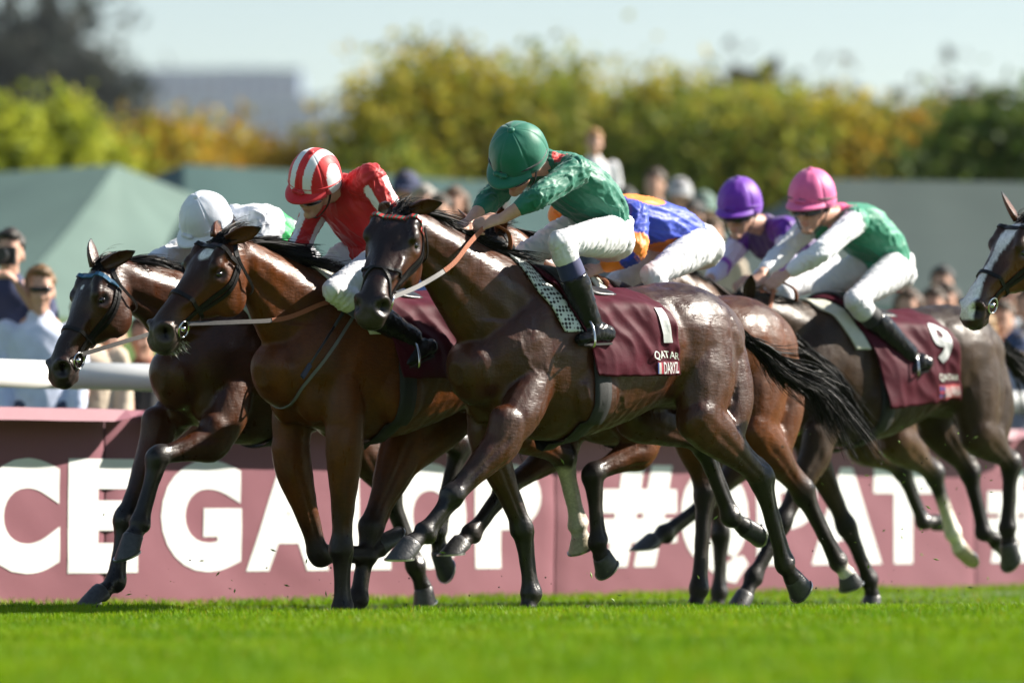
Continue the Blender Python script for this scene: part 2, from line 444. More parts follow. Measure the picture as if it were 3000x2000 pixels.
def wrinkle(s, z):
    return .010 * noise.noise(V((s * 1.3 + z * 1.1, z * 1.2, 0))) + .006 * noise.noise(V((s * 4 + z * 5, z * 2.2 - s, 3)))

def banner():
    root = empty('banner', on_banner(0, -.05), 0, 'long pink advertising banner with big white letters along the track', 'banner')
    pk = pmat('banner_vinyl', (.25, .095, .122), .55, var=.05, scale=2.5, bump=.08, bscale=14, spec=.35)
    wh = pmat('banner_white', (.82, .82, .81), .5, var=.03, scale=6)
    off = on_banner(0, -.05)
    seams = [s_of(-1020), s_of(310), s_of(1630), s_of(2861), s_of(4050)]
    for a, b in zip(seams[:-1], seams[1:]):
        n, k = 60, 20; vs = []; fs = []
        a2, b2 = a + .006, b - .006
        for i in range(n + 1):
            for j in range(k + 1):
                s = a2 + (b2 - a2) * i / n; z = -.08 + (.955 + .08) * j / k
                vs.append(on_banner(s, z, wrinkle(s, z) + .012 * (exp(-((s - a2) / .02) ** 2) * -1 + exp(-((b2 - s) / .02) ** 2) * -1)) - off)
        for i in range(n):
            for j in range(k): q = i * (k + 1) + j; fs.append((q, q + 1, q + k + 2, q + k + 1))
        mb = MB(); mb.add(vs, fs); obj('panel', mb.mesh('panel'), pk, root)
        # backing frame
        mb = MB(); c = (on_banner((a + b) / 2, .45, -.06)) - off; R = Matrix.Rotation(atan2(BD.y, BD.x), 3, 'Z')
        mb.box(c, (b - a, .03, .98), R); obj('backing_board', mb.mesh('backing_board', False), pmat('board', (.10, .04, .05), .8), root)
    fs_ = [s_of(-1000), s_of(392), s_of(1900), s_of(3000), s_of(4000)]
    for a, b in zip(fs_[:-1], fs_[1:]):
        n = 24; rings = []
        for i in range(n + 1):
            s = a + .035 + (b - a - .07) * i / n; sag = .006 * noise.noise(V((s * 2, 0, 7))); cut = .10 * (1 - min(1, (b - .035 - s) / .25)) if b - .035 - s < .25 else 0
            rings.append([on_banner(s, .925 + sag + cut * .5, .165) - off, on_banner(s, .99 + sag, .115) - off, on_banner(s, .995 + sag, .02) - off, on_banner(s, .93 + sag + cut * .5, .02) - off])
        mb = MB(); mb.rings(rings); obj('top_fascia', mb.mesh('top_fascia', False), pk, root)
    letters = [('C', -62, 175), ('E', 198, 402), ('G', 472, 708), ('A', 723, 963), ('L', 985, 1146), ('O', 1150, 1366), ('P', 1392, 1582),
               ('#', 1760, 1980), ('Q', 1992, 2190), ('P', 2215, 2392), ('A', 2376, 2583), ('T', 2560, 2732), ('#', 2893, 3085)]
    for ch, x0, x1 in letters:
        vs, fs, w0, h0 = text_mesh(ch, 1.0, .062, sub=.06)
        s0, s1 = s_of(x0), s_of(x1); zc = .433; hh = .60 * (1.18 if ch == 'Q' else 1.0)
        if ch == 'Q': zc -= .05
        out = []
        for p in vs:
            s = (s0 + s1) / 2 + p.x / w0 * (s1 - s0); z = zc + p.y / h0 * hh
            out.append(on_banner(s, z, wrinkle(s, z) + .003) - off)
        mb = MB(); mb.add(out, fs); obj('letter', mb.mesh('letter', False), wh, root)

def rail():
    root = empty('running_rail', on_banner(0, -.05, -.35), 0, 'thick white plastic running rail behind the banner', 'rail')
    off = on_banner(0, -.05, -.35)
    wm = pmat('rail_plastic', (.82, .82, .80), .35, var=.06, scale=5, bump=.03)
    dirt = pmat('rail_sleeve', (.74, .74, .72), .4)
    js = [s_of(-900), s_of(265), s_of(1500), s_of(2700), s_of(3900)]
    for a, b in zip(js[:-1], js[1:]):
        mb = MB(); mb.tube([on_banner(a + .004, 1.18, -.35) - off, on_banner((a + b) / 2, 1.183, -.35) - off, on_banner(b - .004, 1.18, -.35) - off], .074, 24); obj('rail_tube', mb.mesh('rail_tube'), wm, root)
        mb = MB(); mb.tube([on_banner(b - .05, 1.18, -.35) - off, on_banner(b + .05, 1.18, -.35) - off], .067, 20); obj('sleeve', mb.mesh('sleeve'), dirt, root)
        m_ = b - .4
        mb = MB(); mb.tube([on_banner(m_, -.1, -.75) - off, on_banner(m_, .7, -.72) - off, on_banner(m_, 1.0, -.6) - off, on_banner(m_, 1.13, -.40) - off], .035, 12); obj('post', mb.mesh('post'), wm, root)

# ------------------------------------------------------------------ spectators
HAIRC = [(.05, .028, .014), (.018, .012, .009), (.22, .12, .045), (.10, .055, .025), (.30, .27, .24), (.012, .010, .010)]
def crowd_meshes():
    R = {}
    for key, armpose in (('a', 0), ('b', 1), ('c', 2)):
        B = Body(); M = Matrix.Translation((0, 0, 1.63)); head_lofts(B, M)
        B.loft('neck', [(V((-.02, 0, 1.56)), .052, .055), (V((-.03, 0, 1.44)), .058, .06)], n=12)
        arms = []
        for s in (1, -1):
            sh = V((-.03, s * .19, 1.40))
            if armpose == 0: el, wr = V((-.02, s * .25, 1.10)), V((.12, s * .20, .88))
            elif armpose == 1: el, wr = V((.12, s * .27, 1.17)), V((.30, s * .10, 1.42))
            else: el, wr = (V((.10, s * .30, 1.15)), V((.28, s * .05, 1.12))) if s > 0 else (V((.1, -.3, 1.5)), V((.2, -.26, 1.78)))
            arms.append((s, sh, el, wr))
            B.loft('arm', [(sh, .05, .05), (el, .040, .040), (wr, .028, .028)], n=10)
            hand_lofts(B, wr, wr + (wr - el).normalized() * .09, V((0, s, .3)), s)
        B.loft('trunk', [(V((0, 0, .95)), .13, .09), (V((-.01, 0, 1.2)), .12, .09), (V((-.03, 0, 1.42)), .13, .08)], n=12)
        me = B.build('body', .014, 2)
        co = getco(me); col = np.tile(np.array(SKIN), (len(co), 1)); q = co - np.array((0, 0, 1.63))
        for s in (1, -1):
            d = np.sqrt(((q[:, 0] - .095) / .02) ** 2 + ((q[:, 1] - s * .032) / .016) ** 2 + ((q[:, 2] + .002) / .008) ** 2); f = nsst(1.4, .8, d)[:, None]; col = col * (1 - f) + np.array((.05, .03, .02)) * f
        setcol(me, col); R['body' + key] = me
        B = Body(); B.loft('t', [(V((0, 0, .92)), .175, .125), (V((-.01, 0, 1.15)), .165, .12), (V((-.02, 0, 1.36)), .18, .115), (V((-.03, 0, 1.47)), .08, .07)], n=18)
        for s, sh, el, wr in arms: B.loft('s', [(sh, .068, .068), (sh.lerp(el, .6), .06, .06), (el.lerp(wr, .2 if armpose else .75), .05, .05)], n=12)
        me = B.build('shirt', .018, 3); fold(me, B, .004, 5, 1.3, 2 + armpose); R['shirt' + key] = me
    B = Body()
    for s in (1, -1): B.loft('l', [(V((0, s * .09, .95)), .10, .11), (V((.0, s * .10, .5)), .07, .075), (V((-.01, s * .10, .09)), .055, .06)], n=12); B.loft('f', [(V((-.03, s * .10, .05)), .045, .045), (V((.16, s * .12, .035)), .04, .03)], n=10)
    R['trousers'] = B.build('trousers', .02, 3)
    for key, ln in (('short', 0), ('long', 1)):
        B = Body(); M = Matrix.Translation((0, 0, 1.63)); B.ball((-.022, 0, .055), (.105, .090, .095), M=M); B.ball((.045, 0, .098), (.05, .07, .035), M=M)
        if ln:
            for s in (1, -1): B.loft('h', [(V((-.02, s * .07, 1.70)), .03, .05), (V((-.03, s * .092, 1.58)), .028, .05), (V((-.03, s * .10, 1.44)), .03, .045)], n=10)
            B.loft('h', [(V((-.07, 0, 1.70)), .09, .04), (V((-.09, 0, 1.55)), .09, .04), (V((-.09, 0, 1.42)), .08, .03)], n=12)
        me = B.build('hair', .012, 2); co = getco(me); no = getno(me); d = .012 * vnoise(co, 30, 1) + .008 * vnoise(co, 70, 2); setco(me, co + no * d[:, None]); R['hair' + key] = me
    mb = MB(); cm = cap_mesh(Matrix.Translation((0, 0, 1.635)), lambda p, t: (1, 1, 1)); R['cap'] = cm; R['peak'] = peak_mesh(Matrix.Translation((0, 0, 1.635)))
    gb = Body(); M = Matrix.Translation((0, 0, 1.63))
    for s in (1, -1): gb.loft('g', [(V((.104, s * .006, .0)), .012, .014), (V((.100, s * .034, .0)), .014, .019), (V((.078, s * .060, .002)), .010, .014)], side=(1, 0, 0), n=10, M=M)
    R['glasses'] = gb.build('sunglasses', .006, 1)
    # camera with a lens
    mb = MB(); mb.box((.25, 0, 1.60), (.07, .14, .10)); mb.tube([(.28, 0, 1.60), (.42, 0, 1.60)], .04, 14); R['camera'] = mb.mesh('camera', False)
    for k in R:
        if not R[k].materials: R[k].materials.append(None)
    return R

def solve_depth(px, py, hh=1.66):
    best = None
    lo = None
    for i in range(400):
        d = 20 + i * .08
        p = at(px, py, d); pb = pb_of(p.x, p.y)
        if pb < 1.0: continue
        if best is None: best = d
        if p.z - gz(p.x, p.y) <= hh: best = d; 
        if p.z - gz(p.x, p.y) > hh and lo is None: lo = d
    return best

def spectators():
    R = crowd_meshes(); rng = random.Random(11)
    sk = skin_mat()
    shirts = {}
    def cloth(c):
        k = 'cloth_%d_%d_%d' % tuple(int(x * 100) for x in c); return pmat(k, c, .8, var=.12, scale=12, bump=.2, bscale=30)
    def hairm(c): return pmat('hair_%d_%d' % (int(c[0] * 1000), int(c[1] * 1000)), c, .6, var=.35, scale=60, bump=.5, bscale=120)
    def person(px, py, label, d=None, shirt=(.7, .7, .7), hair=(.05, .028, .014), hk='short', pose='a', tr=(.05, .06, .10), cap=None, glasses=False, camera=False, turn=0, group='spectators behind the rail', skin=None, scale=1.0, z=None):
        """px,py = where the face is in the photograph"""
        if d is None:
            d = 26.0; bestd = 9
            for i in range(300):
                dd = 23 + i * .08; p = at(px, py, dd); pb = pb_of(p.x, p.y)
                if pb < 1.9 or pb > 12: continue
                e = abs(p.z - gz(p.x, p.y) - 1.63 * scale)
                if e < bestd: bestd = e; d = dd
        p = at(px, py, d); base = p.z - 1.63 * scale
        rz = -pi / 2 + radians(turn) - .2
        o = empty('person', (p.x, p.y, base), rz, label, 'person', group); o.scale = (scale,) * 3
        def part(nm, me, mat):
            q = bpy.data.objects.new(nm, me); COL.objects.link(q); q.parent = o
            q.material_slots[0].link = 'OBJECT'; q.material_slots[0].material = mat; return q
        part('body', R['body' + pose], sk); part('shirt', R['shirt' + pose], cloth(shirt)); part('trousers', R['trousers'], cloth(tr))
        if cap:
            c = part('cap', R['cap'], cloth(cap)); pk_ = part('peak', R['peak'], cloth(cap)); pk_.parent = c
        part('hair', R['hair' + hk], hairm(hair))
        if glasses: part('sunglasses', R['glasses'], pmat('dark_lens', (.01, .01, .01), .1))
        return o, p, rz
    BL, WH, NV, GR, BE, RD, PK = (.015, .015, .018), (.78, .78, .80), (.03, .04, .10), (.22, .22, .24), (.55, .45, .34), (.35, .06, .05), (.62, .40, .40)
    person(118, 850, 'man in sunglasses and pale blue open collar shirt, leftmost beside the bay horse nose', shirt=(.62, .68, .85), hair=(.16, .085, .03), glasses=True, turn=20)
    person(40, 1010, 'fair haired child in light shirt low at the left edge behind the rail', d=27.2, shirt=(.65, .68, .75), hair=(.20, .11, .045), turn=15, scale=.93)
    person(-40, 905, 'person with pink shirt cut by the left edge of the picture', d=27.6, shirt=PK, hair=(.3, .27, .24), turn=10)
    o, p, rz = person(28, 742, 'dark haired photographer lifting a camera at the far left', shirt=NV, hair=(.02, .014, .01), pose='b', turn=10)
    c = bpy.data.objects.new('camera', R['camera']); COL.objects.link(c); c.location = o.location; c.rotation_euler = (0, 0, rz); c.material_slots[0].link = 'OBJECT'; c.material_slots[0].material = pmat('camera_black', (.015, .015, .016), .4)
    tag(c, 'black camera with long lens held up at the far left', 'camera')
    person(250, 1000, 'spectator in a white striped top between rail and bay muzzle', d=28.0, shirt=WH, hair=(.05, .03, .015), turn=-10)
    person(330, 985, 'spectator in a dark suit under the dark bay horse neck', d=28.2, shirt=BL, hair=(.03, .02, .01), turn=5)
    person(420, 990, 'spectator in a rust brown coat behind the dark bay horse', d=28.4, shirt=(.28, .10, .06), hair=(.05, .03, .015), turn=0)
    person(85, 970, 'woman with long brown hair smiling behind the fair haired child', d=27.6, shirt=(.45, .2, .15), hair=(.10, .055, .025), hk='long', turn=5, scale=.97)
    person(160, 1090, 'person in a grey cardigan low behind the white rail', d=27.4, shirt=GR, hair=(.10, .06, .03), turn=0, scale=.9)
    person(1190, 560, 'tall man in a navy cap standing between the red and green jockeys', shirt=NV, cap=NV, turn=-10)
    person(1330, 605, 'woman with brown hair in beige next to the green jockey sleeve', shirt=BE, hair=(.12, .06, .03), hk='long')
    person(1285, 625, 'man in a blue shirt behind the winning horse ears', shirt=(.12, .18, .5), hair=(.03, .02, .012))
    b1, pb1, _ = person(1752, 560, 'man carrying a blond boy on his shoulders, hidden behind the green jockey', shirt=NV, hair=(.03, .02, .012))
    person(1740, 420, 'blond boy in a white shirt raised above the crowd beside the green cap', d=pb1.y - .05, shirt=WH, hair=(.42, .22, .075), turn=20, scale=.80, pose='a')
    person(1918, 545, 'man with short dark hair above the blue and orange silks', shirt=GR, hair=(.05, .028, .014), turn=-10)
    person(1990, 575, 'man in a pale grey cap to the right of the dark haired man', shirt=(.4, .4, .42), cap=(.4, .4, .42), turn=10)
    person(2060, 615, 'person in a pale green hat left of the purple cap', shirt=(.3, .4, .36), cap=(.14, .22, .19), turn=0)
    person(2085, 690, 'person in a beige top left of the purple jockey face', shirt=BE, hair=(.10, .05, .02))
    person(2660, 905, 'woman in a red top seen beneath the pink jockey breeches', d=32.0, shirt=RD, hair=(.08, .04, .02), hk='long')
    person(2735, 900, 'man in a beige shirt behind the grey dappled rump', d=32.4, shirt=BE, hair=(.05, .03, .02))
    person(2760, 835, 'man with black hair left of the blazed horse nose', shirt=(.3, .12, .1), hair=(.012, .01, .01))
    person(2800, 960, 'spectator in a navy jacket below the blazed horse nose', d=31.6, shirt=NV, hair=(.05, .03, .02))
    person(2870, 965, 'woman with fair hair right of the blazed horse muzzle', d=32.0, shirt=PK, hair=(.35, .22, .1), hk='long')
    person(2935, 940, 'man in a white shirt under the blazed horse jaw', d=32.2, shirt=WH, hair=(.05, .03, .02))
    person(2980, 1030, 'man in a dark blue cap at the right edge above the rail', d=31.2, shirt=(.3, .32, .4), cap=(.03, .05, .12), turn=20, scale=.95)
    person(3010, 900, 'person in a brown coat cut by the right edge', shirt=(.2, .1, .06), hair=(.05, .03, .02))
    # deeper rows, heads glimpsed between the horses
    cols = [WH, NV, GR, BE, RD, PK, BL, (.10, .16, .40), (.40, .45, .5), (.12, .20, .14), (.5, .3, .1)]
    cn = {0: 'white', 1: 'navy', 2: 'grey', 3: 'beige', 4: 'red', 5: 'pink', 6: 'black', 7: 'blue', 8: 'pale grey', 9: 'dark green', 10: 'ochre'}
    k = 0
    for px, py in ((250, 930), (1240, 600), (1440, 610), (1830, 600), (2030, 640), (2770, 890), (2700, 960), (2960, 870), (3020, 1000)):
        i = (k * 7 + 3) % len(cols); hi = rng.randrange(len(HAIRC)); lon = rng.random() < .35
        place = 'at the left' if px < 300 else 'behind the white jockey' if px < 650 else 'near the red jockey' if px < 1250 else 'behind the green jockey' if px < 1800 else 'behind the blue silks' if px < 2150 else 'behind the pink jockey' if px < 2720 else 'at the right edge'
        hn = ('brown', 'black', 'fair', 'chestnut', 'grey', 'jet black')[hi]
        person(px, py, '%s haired spectator in %s in the rear crowd %s' % (hn, cn[i], place), shirt=cols[i], hair=HAIRC[hi], hk='long' if lon else 'short', pose='ab'[rng.random() < .25], turn=rng.uniform(-30, 30), scale=rng.uniform(.94, 1.05), group='rear rows of spectators')
        k += 1

# ------------------------------------------------------------------ marquees, trees, buildings
def marquee(label, peak, alpha, ridge, half, hip, zr, ze, zb, mat, wall):
    r = V((cos(radians(alpha)), sin(radians(alpha)), 0)); f = V((r.y, -r.x, 0))
    pk = V((peak.x, peak.y, 0)); c = pk - r * ridge / 2
    root = empty('marquee', (c.x, c.y, zb), 0, label, 'tent', 'green marquees behind the crowd')
    o = V((c.x, c.y, zb)); A = pk - r * ridge; Bp = pk
    cn = {'fb': Bp + r * hip + f * half, 'bb': Bp + r * hip - f * half, 'fa': A - r * hip + f * half, 'ba': A - r * hip - f * half}
    def sheet(q, name, sag):
        """bilinear patch with sag and seams"""
        n = 18; vs = []; fs = []
        for i in range(n + 1):
            for j in range(n + 1):
                u, v = i / n, j / n; p = q[0].lerp(q[1], u).lerp(q[3].lerp(q[2], u), v)
                p = p + V((0, 0, -sag * sin(pi * v) * (.6 + .4 * sin(pi * u)) + .03 * abs(sin(u * 5 * pi)) * sin(pi * v)))
                vs.append(p - o)
        for i in range(n):
            for j in range(n): a = i * (n + 1) + j; fs.append((a, a + 1, a + n + 2, a + n + 1))
        mb = MB(); mb.add(vs, fs); return obj(name, mb.mesh(name), mat, root)
    U = lambda p, z: V((p.x, p.y, z))
    sheet([U(A, zr), U(Bp, zr), U(cn['fb'], ze), U(cn['fa'], ze)], 'roof_sheet', .18)
    sheet([U(A, zr), U(Bp, zr), U(cn['bb'], ze), U(cn['ba'], ze)], 'roof_sheet', .18)
    sheet([U(Bp, zr), U(Bp, zr), U(cn['bb'], ze), U(cn['fb'], ze)], 'roof_sheet', .15)
    sheet([U(A, zr), U(A, zr), U(cn['ba'], ze), U(cn['fa'], ze)], 'roof_sheet', .15)
    for a, b in (('fa', 'fb'), ('fb', 'bb'), ('bb', 'ba'), ('ba', 'fa')):
        p, q = cn[a], cn[b]; mb = MB(); d = (q - p); R3 = Matrix.Rotation(atan2(d.y, d.x), 3, 'Z')
        mb.box(U(p.lerp(q, .5), ze - .12) - o, (d.length, .03, .24), R3); obj('valance', mb.mesh('valance', False), wall, root)
        mb = MB(); mb.box(U(p.lerp(q, .5), (ze + zb) / 2 - .13) - o, (d.length - .2, .02, ze - zb - .26), R3); obj('wall_sheet', mb.mesh('wall_sheet', False), wall, root)
        mb = MB(); mb.tube([U(p, zb) - o, U(p, ze) - o], .05, 8); obj('pole', mb.mesh('pole'), pmat('tent_pole', (.4, .42, .42), .4, metal=.8), root)

def tree(label, base, hgt, rx, rz_, cols, nleaf, leaf=.13, clumps=60, seed=1, group='autumn trees in a row behind the marquees', trunk_h=.35, gap=.0):
    rng = np.random.default_rng(seed); rr = random.Random(seed)
    root = empty('tree', base, 0, label, 'tree', group)
    rz_ = rz_ * .86; cz = hgt - rz_ * 1.22; mb = MB()
    mb.tube([(0, 0, -.2), (.05, 0, cz * .5), (0, .05, cz), (0, 0, cz + rz_ * .6)], [hgt * .022, hgt * .017, hgt * .012, hgt * .004], 10)
    for i in range(11):
        a = rr.uniform(0, 2 * pi); e = rr.uniform(.1, 1.0); z0 = cz * rr.uniform(.5, 1.1); q = V((cos(a) * rx * .75, sin(a) * rx * .75, z0 + rz_ * e * .7))
        mb.tube([(0, 0, z0), V((0, 0, z0)).lerp(q, .5) + V((0, 0, .1)), q], [hgt * .009, hgt * .006, hgt * .002], 6)
    obj('trunk', mb.mesh('trunk'), pmat('bark', (.07, .055, .04), .9, var=.3, scale=20, bump=.6, bscale=40), root)
    # crown: leaf faces in clumps through an uneven volume
    C = rng.normal(0, 1, (clumps, 3)); C /= np.linalg.norm(C, axis=1)[:, None]; C *= rng.uniform(.35, 1.0, clumps)[:, None] ** .6
    sz = rng.uniform(.14, .34, clumps)
    ci = rng.integers(0, clumps, nleaf); P = C[ci] + rng.normal(0, 1, (nleaf, 3)) * sz[ci][:, None] * .62
    lob = 1 + .18 * np.sin(3 * np.arctan2(P[:, 1], P[:, 0]) + seed) + .10 * rng.normal(0, 1, clumps)[ci]
    P *= np.array([rx, rx, rz_]); P[:, :2] *= lob[:, None]; P[:, 2] = P[:, 2] + cz
    P = P[P[:, 2] > hgt * .05]; n = len(P); ci = ci[:n]
    a = rng.normal(0, 1, (n, 3)); a /= np.linalg.norm(a, axis=1)[:, None]; b = np.cross(a, rng.normal(0, 1, (n, 3))); b /= np.linalg.norm(b, axis=1)[:, None]
    s = leaf * rng.uniform(.6, 1.4, n)[:, None]
    Q = np.stack([P - a * s, P + b * s * .55, P + a * s, P - b * s * .55], 1)
    me = bpy.data.meshes.new('crown'); me.vertices.add(n * 4); me.vertices.foreach_set('co', Q.ravel()); me.loops.add(n * 4); me.loops.foreach_set('vertex_index', np.arange(n * 4))
    me.polygons.add(n); me.polygons.foreach_set('loop_start', np.arange(n) * 4); me.update(calc_edges=True)
    cc = np.array(cols); k = rng.integers(0, len(cc), clumps)[ci]; f = rng.uniform(.65, 1.35, n)[:, None]
    c = cc[k] * .6 + cc[rng.integers(0, len(cc), n)] * .4; setcol(me, np.repeat(np.clip(c * f, 0, 1), 4, axis=0))
    lm = pmat('leaves', (1, 1, 1), .6, attr='tint', var=.05, scale=2, trans=.4, spec=.15)
    obj('crown', me, lm, root)

def building(label, px0, px1, ptop, Y, zb, floors, wallc, roofc, glass, depth=14, roof='flat', cols=None):
    p0 = at(px0, ptop, Y); p1 = at(px1, ptop, Y); ztop = p0.z; wdt = p1.x - p0.x; cx = (p0.x + p1.x) / 2
    root = empty('building', (cx, Y, zb), 0, label, 'building', 'distant buildings')
    wm = pmat('wall_' + label[:12], wallc, .85, var=.06, scale=.5, bump=.1, bscale=3); gm = pmat('far_glass', glass, .12, spec=.8)
    H = ztop - zb; mb = MB(); mb.box((0, depth / 2, H / 2), (wdt, depth, H)); obj('wall', mb.mesh('wall', False), wm, root)
    mb = MB(); mb.box((0, depth / 2, H + .3), (wdt + .6, depth + .6, .6)); ro = obj('roof', mb.mesh('roof', False), pmat('roof_' + label[:12], roofc, .8), root)
    mb = MB(); mb.box((wdt * .2, depth / 2, H + 1.5), (wdt * .3, depth * .4, 1.8)); obj('plant_room', mb.mesh('plant_room', False), wm, ro)
    ncol = cols or 14; fh = H / floors
    wmesh = None
    for f in range(floors):
        for c in range(ncol):
            x = -wdt / 2 + wdt * (c + .5) / ncol; z = fh * (f + .5)
            if z + zb < 30: continue
            if wmesh is None:
                mb = MB(); mb.box((0, -.02, 0), (wdt / ncol * .62, .16, fh * .55)); wmesh = mb.mesh('window', False); wmesh.materials.append(gm)
            q = bpy.data.objects.new('window', wmesh); COL.objects.link(q); q.parent = root; q.location = (x, 0, z)

def background():
    mt = pmat('marquee_green', (.19, .28, .24), .55, var=.12, scale=1.2, bump=.3, bscale=3, trans=.35)
    mt2 = pmat('marquee_teal', (.05, .10, .09), .55, var=.08, scale=1.2, bump=.15, bscale=3, trans=.18)
    mw = pmat('marquee_wall', (.2, .28, .25), .6, var=.08, scale=2)
    marquee('pale green peaked marquee at the left behind the crowd', at(340, 482, 46), -40, 9.0, 4.6, 3.0, at(340, 482, 46).z, 2.2, 1.9, mt, mw)
    marquee('dark teal marquee in the middle behind the red jockey', at(1480, 535, 50), 38, 4.2, 4.0, 2.6, at(1480, 535, 50).z, 2.6, 1.9, mt2, mw)
    marquee('small dark teal marquee next to the pale green one', at(720, 535, 50), -52, 5, 3.4, 2.4, at(720, 535, 50).z, 2.6, 1.9, mt2, mw)
    marquee('long grey green marquee at the right behind the pink jockey', at(3350, 540, 46), 12, 3.3, 4.2, 2.6, at(3350, 540, 46).z, 2.3, 1.9, pmat('marquee_grey', (.062, .085, .072), .55, var=.1, scale=1.2, bump=.2, bscale=3, trans=.2), mw)
    yg = [(.23, .20, .022), (.17, .18, .022), (.28, .20, .020), (.10, .12, .020)]
    gr = [(.13, .16, .022), (.085, .12, .02), (.20, .19, .03)]
    og = [(.30, .16, .02), (.24, .18, .02), (.16, .15, .02)]
    lg = [(.30, .30, .025), (.22, .25, .025), (.14, .17, .025)]
    spec = [  # px centre, top py, depth, half-width m, colours, label
        (60, 235, 66, 1.2, lg, 'bright yellow green young tree at the far left'),
        (210, 320, 68, 1.1, lg, 'light green small tree right of the leftmost one'),
        (380, 345, 70, 1.8, og, 'rusty yellow low tree above the pale marquee'),
        (560, 330, 72, 2.0, og, 'orange tinted low tree left of the red cap'),
        (740, 370, 72, 1.8, og, 'ochre low tree behind the white jockey'),
        (930, 430, 72, 1.4, yg, 'low yellow tree right above the red cap'),
        (1130, 385, 70, 1.2, gr, 'olive tree at the left end of the tall hedge'),
        (1310, 120, 72, 2.2, yg, 'tallest yellow green tree rising over the green cap'),
        (1520, 135, 74, 2.3, yg, 'broad yellow green tree behind the green jockey'),
        (1740, 185, 72, 2.2, gr, 'olive green tree behind the blond boy'),
        (1960, 205, 72, 2.2, yg, 'yellow green tree above the blue and orange silks'),
        (2160, 215, 70, 2.2, gr, 'olive tree above the purple cap'),
        (2370, 240, 70, 2.2, yg, 'golden green tree above the pink cap'),
        (2560, 260, 70, 2.0, og, 'golden orange tree right of the pink cap'),
        (2740, 275, 70, 2.0, og, 'deep yellow tree left of the dark edge tree'),
        (2990, 215, 66, 1.9, [(.05, .085, .015), (.035, .06, .012), (.08, .1, .02)], 'dark green tree at the right edge'),
    ]
    for i, (px, pt, Y, hw, cols, lab) in enumerate(spec):
        top = at(px, pt, Y); zb = gz(top.x, Y); h = top.z - zb
        tree(lab, (top.x, Y, zb), h, hw, h * .47, [tuple(min(.6, q * 1.6) for q in c) for c in cols], 19000, .10, 130, 20 + i)
    tree('huge dark grey green tree in the top left corner', (at(60, 100, 350).x, 350, 3), at(60, -160, 350).z - 3, 9.5, 22, [(.045, .055, .045), (.03, .04, .035), (.06, .06, .05)], 9000, .75, 38, 91, 'tall trees far behind')
    tree('dark tall tree behind the top left corner one', (at(230, 100, 360).x, 360, 3), at(230, 60, 360).z - 3, 6.0, 14, [(.045, .055, .045), (.03, .04, .035)], 5000, .8, 40, 92, 'tall trees far behind')
    for i, (px, pt, Y, hw) in enumerate(((2330, 150, 130, 3.2), (2520, 205, 130, 3.0), (2160, 225, 130, 2.5), (1270, 110, 130, 2.2), (2880, 250, 130, 3.0))):
        top = at(px, pt, Y)
        tree(('grey brown bare topped tree far behind the pink cap', 'second grey brown tree far behind the hedge right of it', 'grey tree far behind the purple cap', 'grey brown tree far behind the tallest hedge tree', 'grey tree far behind at the right')[i], (top.x, Y, 3), top.z - 3, hw, 5.0, [(.085, .075, .055), (.06, .055, .045)], 5000, .3, 40, 60 + i, 'tall trees far behind')
    building('long blue grey office block far behind the left trees', 345, 880, 205, 2600, 3, 9, (.20, .27, .40), (.16, .2, .3), (.08, .13, .24), depth=50)  # wall blue is distance haze painted into the base colour
    building('lower grey block in front of the long office block', 230, 960, 285, 2400, 3, 7, (.24, .30, .42), (.2, .24, .32), (.10, .15, .25), depth=14)  # bluish wall: the same haze tint put into the colour
    building('bright white tower block right of the office block', 980, 1066, 285, 2700, 3, 9, (.78, .78, .76), (.6, .6, .6), (.25, .28, .32), depth=12)

def flying_turf():
    rng = random.Random(5); mb = MB(); mb2 = MB()
    for i in range(240):
        if rng.random() < .65: px, py, Y = rng.gauss(2650, 180), rng.uniform(1250, 1760), rng.uniform(21.5, 24)
        else: px, py, Y = rng.uniform(300, 2400), 1770 - rng.expovariate(1 / 90.0), rng.uniform(20.8, 22)
        c = at(px, py, Y); s = rng.choice((.0015, .002, .003, .005))
        tgt = mb2 if rng.random() < .45 else mb
        d = V((rng.gauss(0, 1), rng.gauss(0, 1), rng.gauss(0, 1))).normalized(); e = d.cross(V((rng.gauss(0, 1), rng.gauss(0, 1), 1))).normalized(); f = d.cross(e)
        l = s * (3.5 if tgt is mb2 else 1.2)
        tgt.add([c - d * l, c + e * s, c + f * s, c - e * s, c - f * s, c + d * l], [(0, 1, 2), (0, 2, 3), (0, 3, 4), (0, 4, 1), (5, 2, 1), (5, 3, 2), (5, 4, 3), (5, 1, 4)])
    for i in range(60):
        px = rng.uniform(150, 2950); Y = rng.uniform(20.2, 21.1); c = at(px, 1775, Y); c.z = gz(c.x, c.y) + .03; s = rng.uniform(.006, .016)
        d = V((rng.gauss(0, 1), rng.gauss(0, 1), .2)).normalized(); e = d.cross(V((0, 0, 1))).normalized(); f = d.cross(e)
        mb.add([c - d * s * 1.5, c + e * s, c + f * s, c - e * s, c - f * s, c + d * s * 1.5], [(0, 1, 2), (0, 2, 3), (0, 3, 4), (0, 4, 1), (5, 2, 1), (5, 3, 2), (5, 4, 3), (5, 1, 4)])
    tag(obj('flying_turf', mb.mesh('flying_turf', False), pmat('clods', (.03, .022, .014), .9)), 'dark clods of earth thrown up by the hooves and lying on the turf', None, None, 'stuff')
    tag(obj('flying_grass', mb2.mesh('flying_grass', False), pmat('clippings', (.16, .25, .03), .6)), 'green grass clippings thrown up by the hooves', None, None, 'stuff')
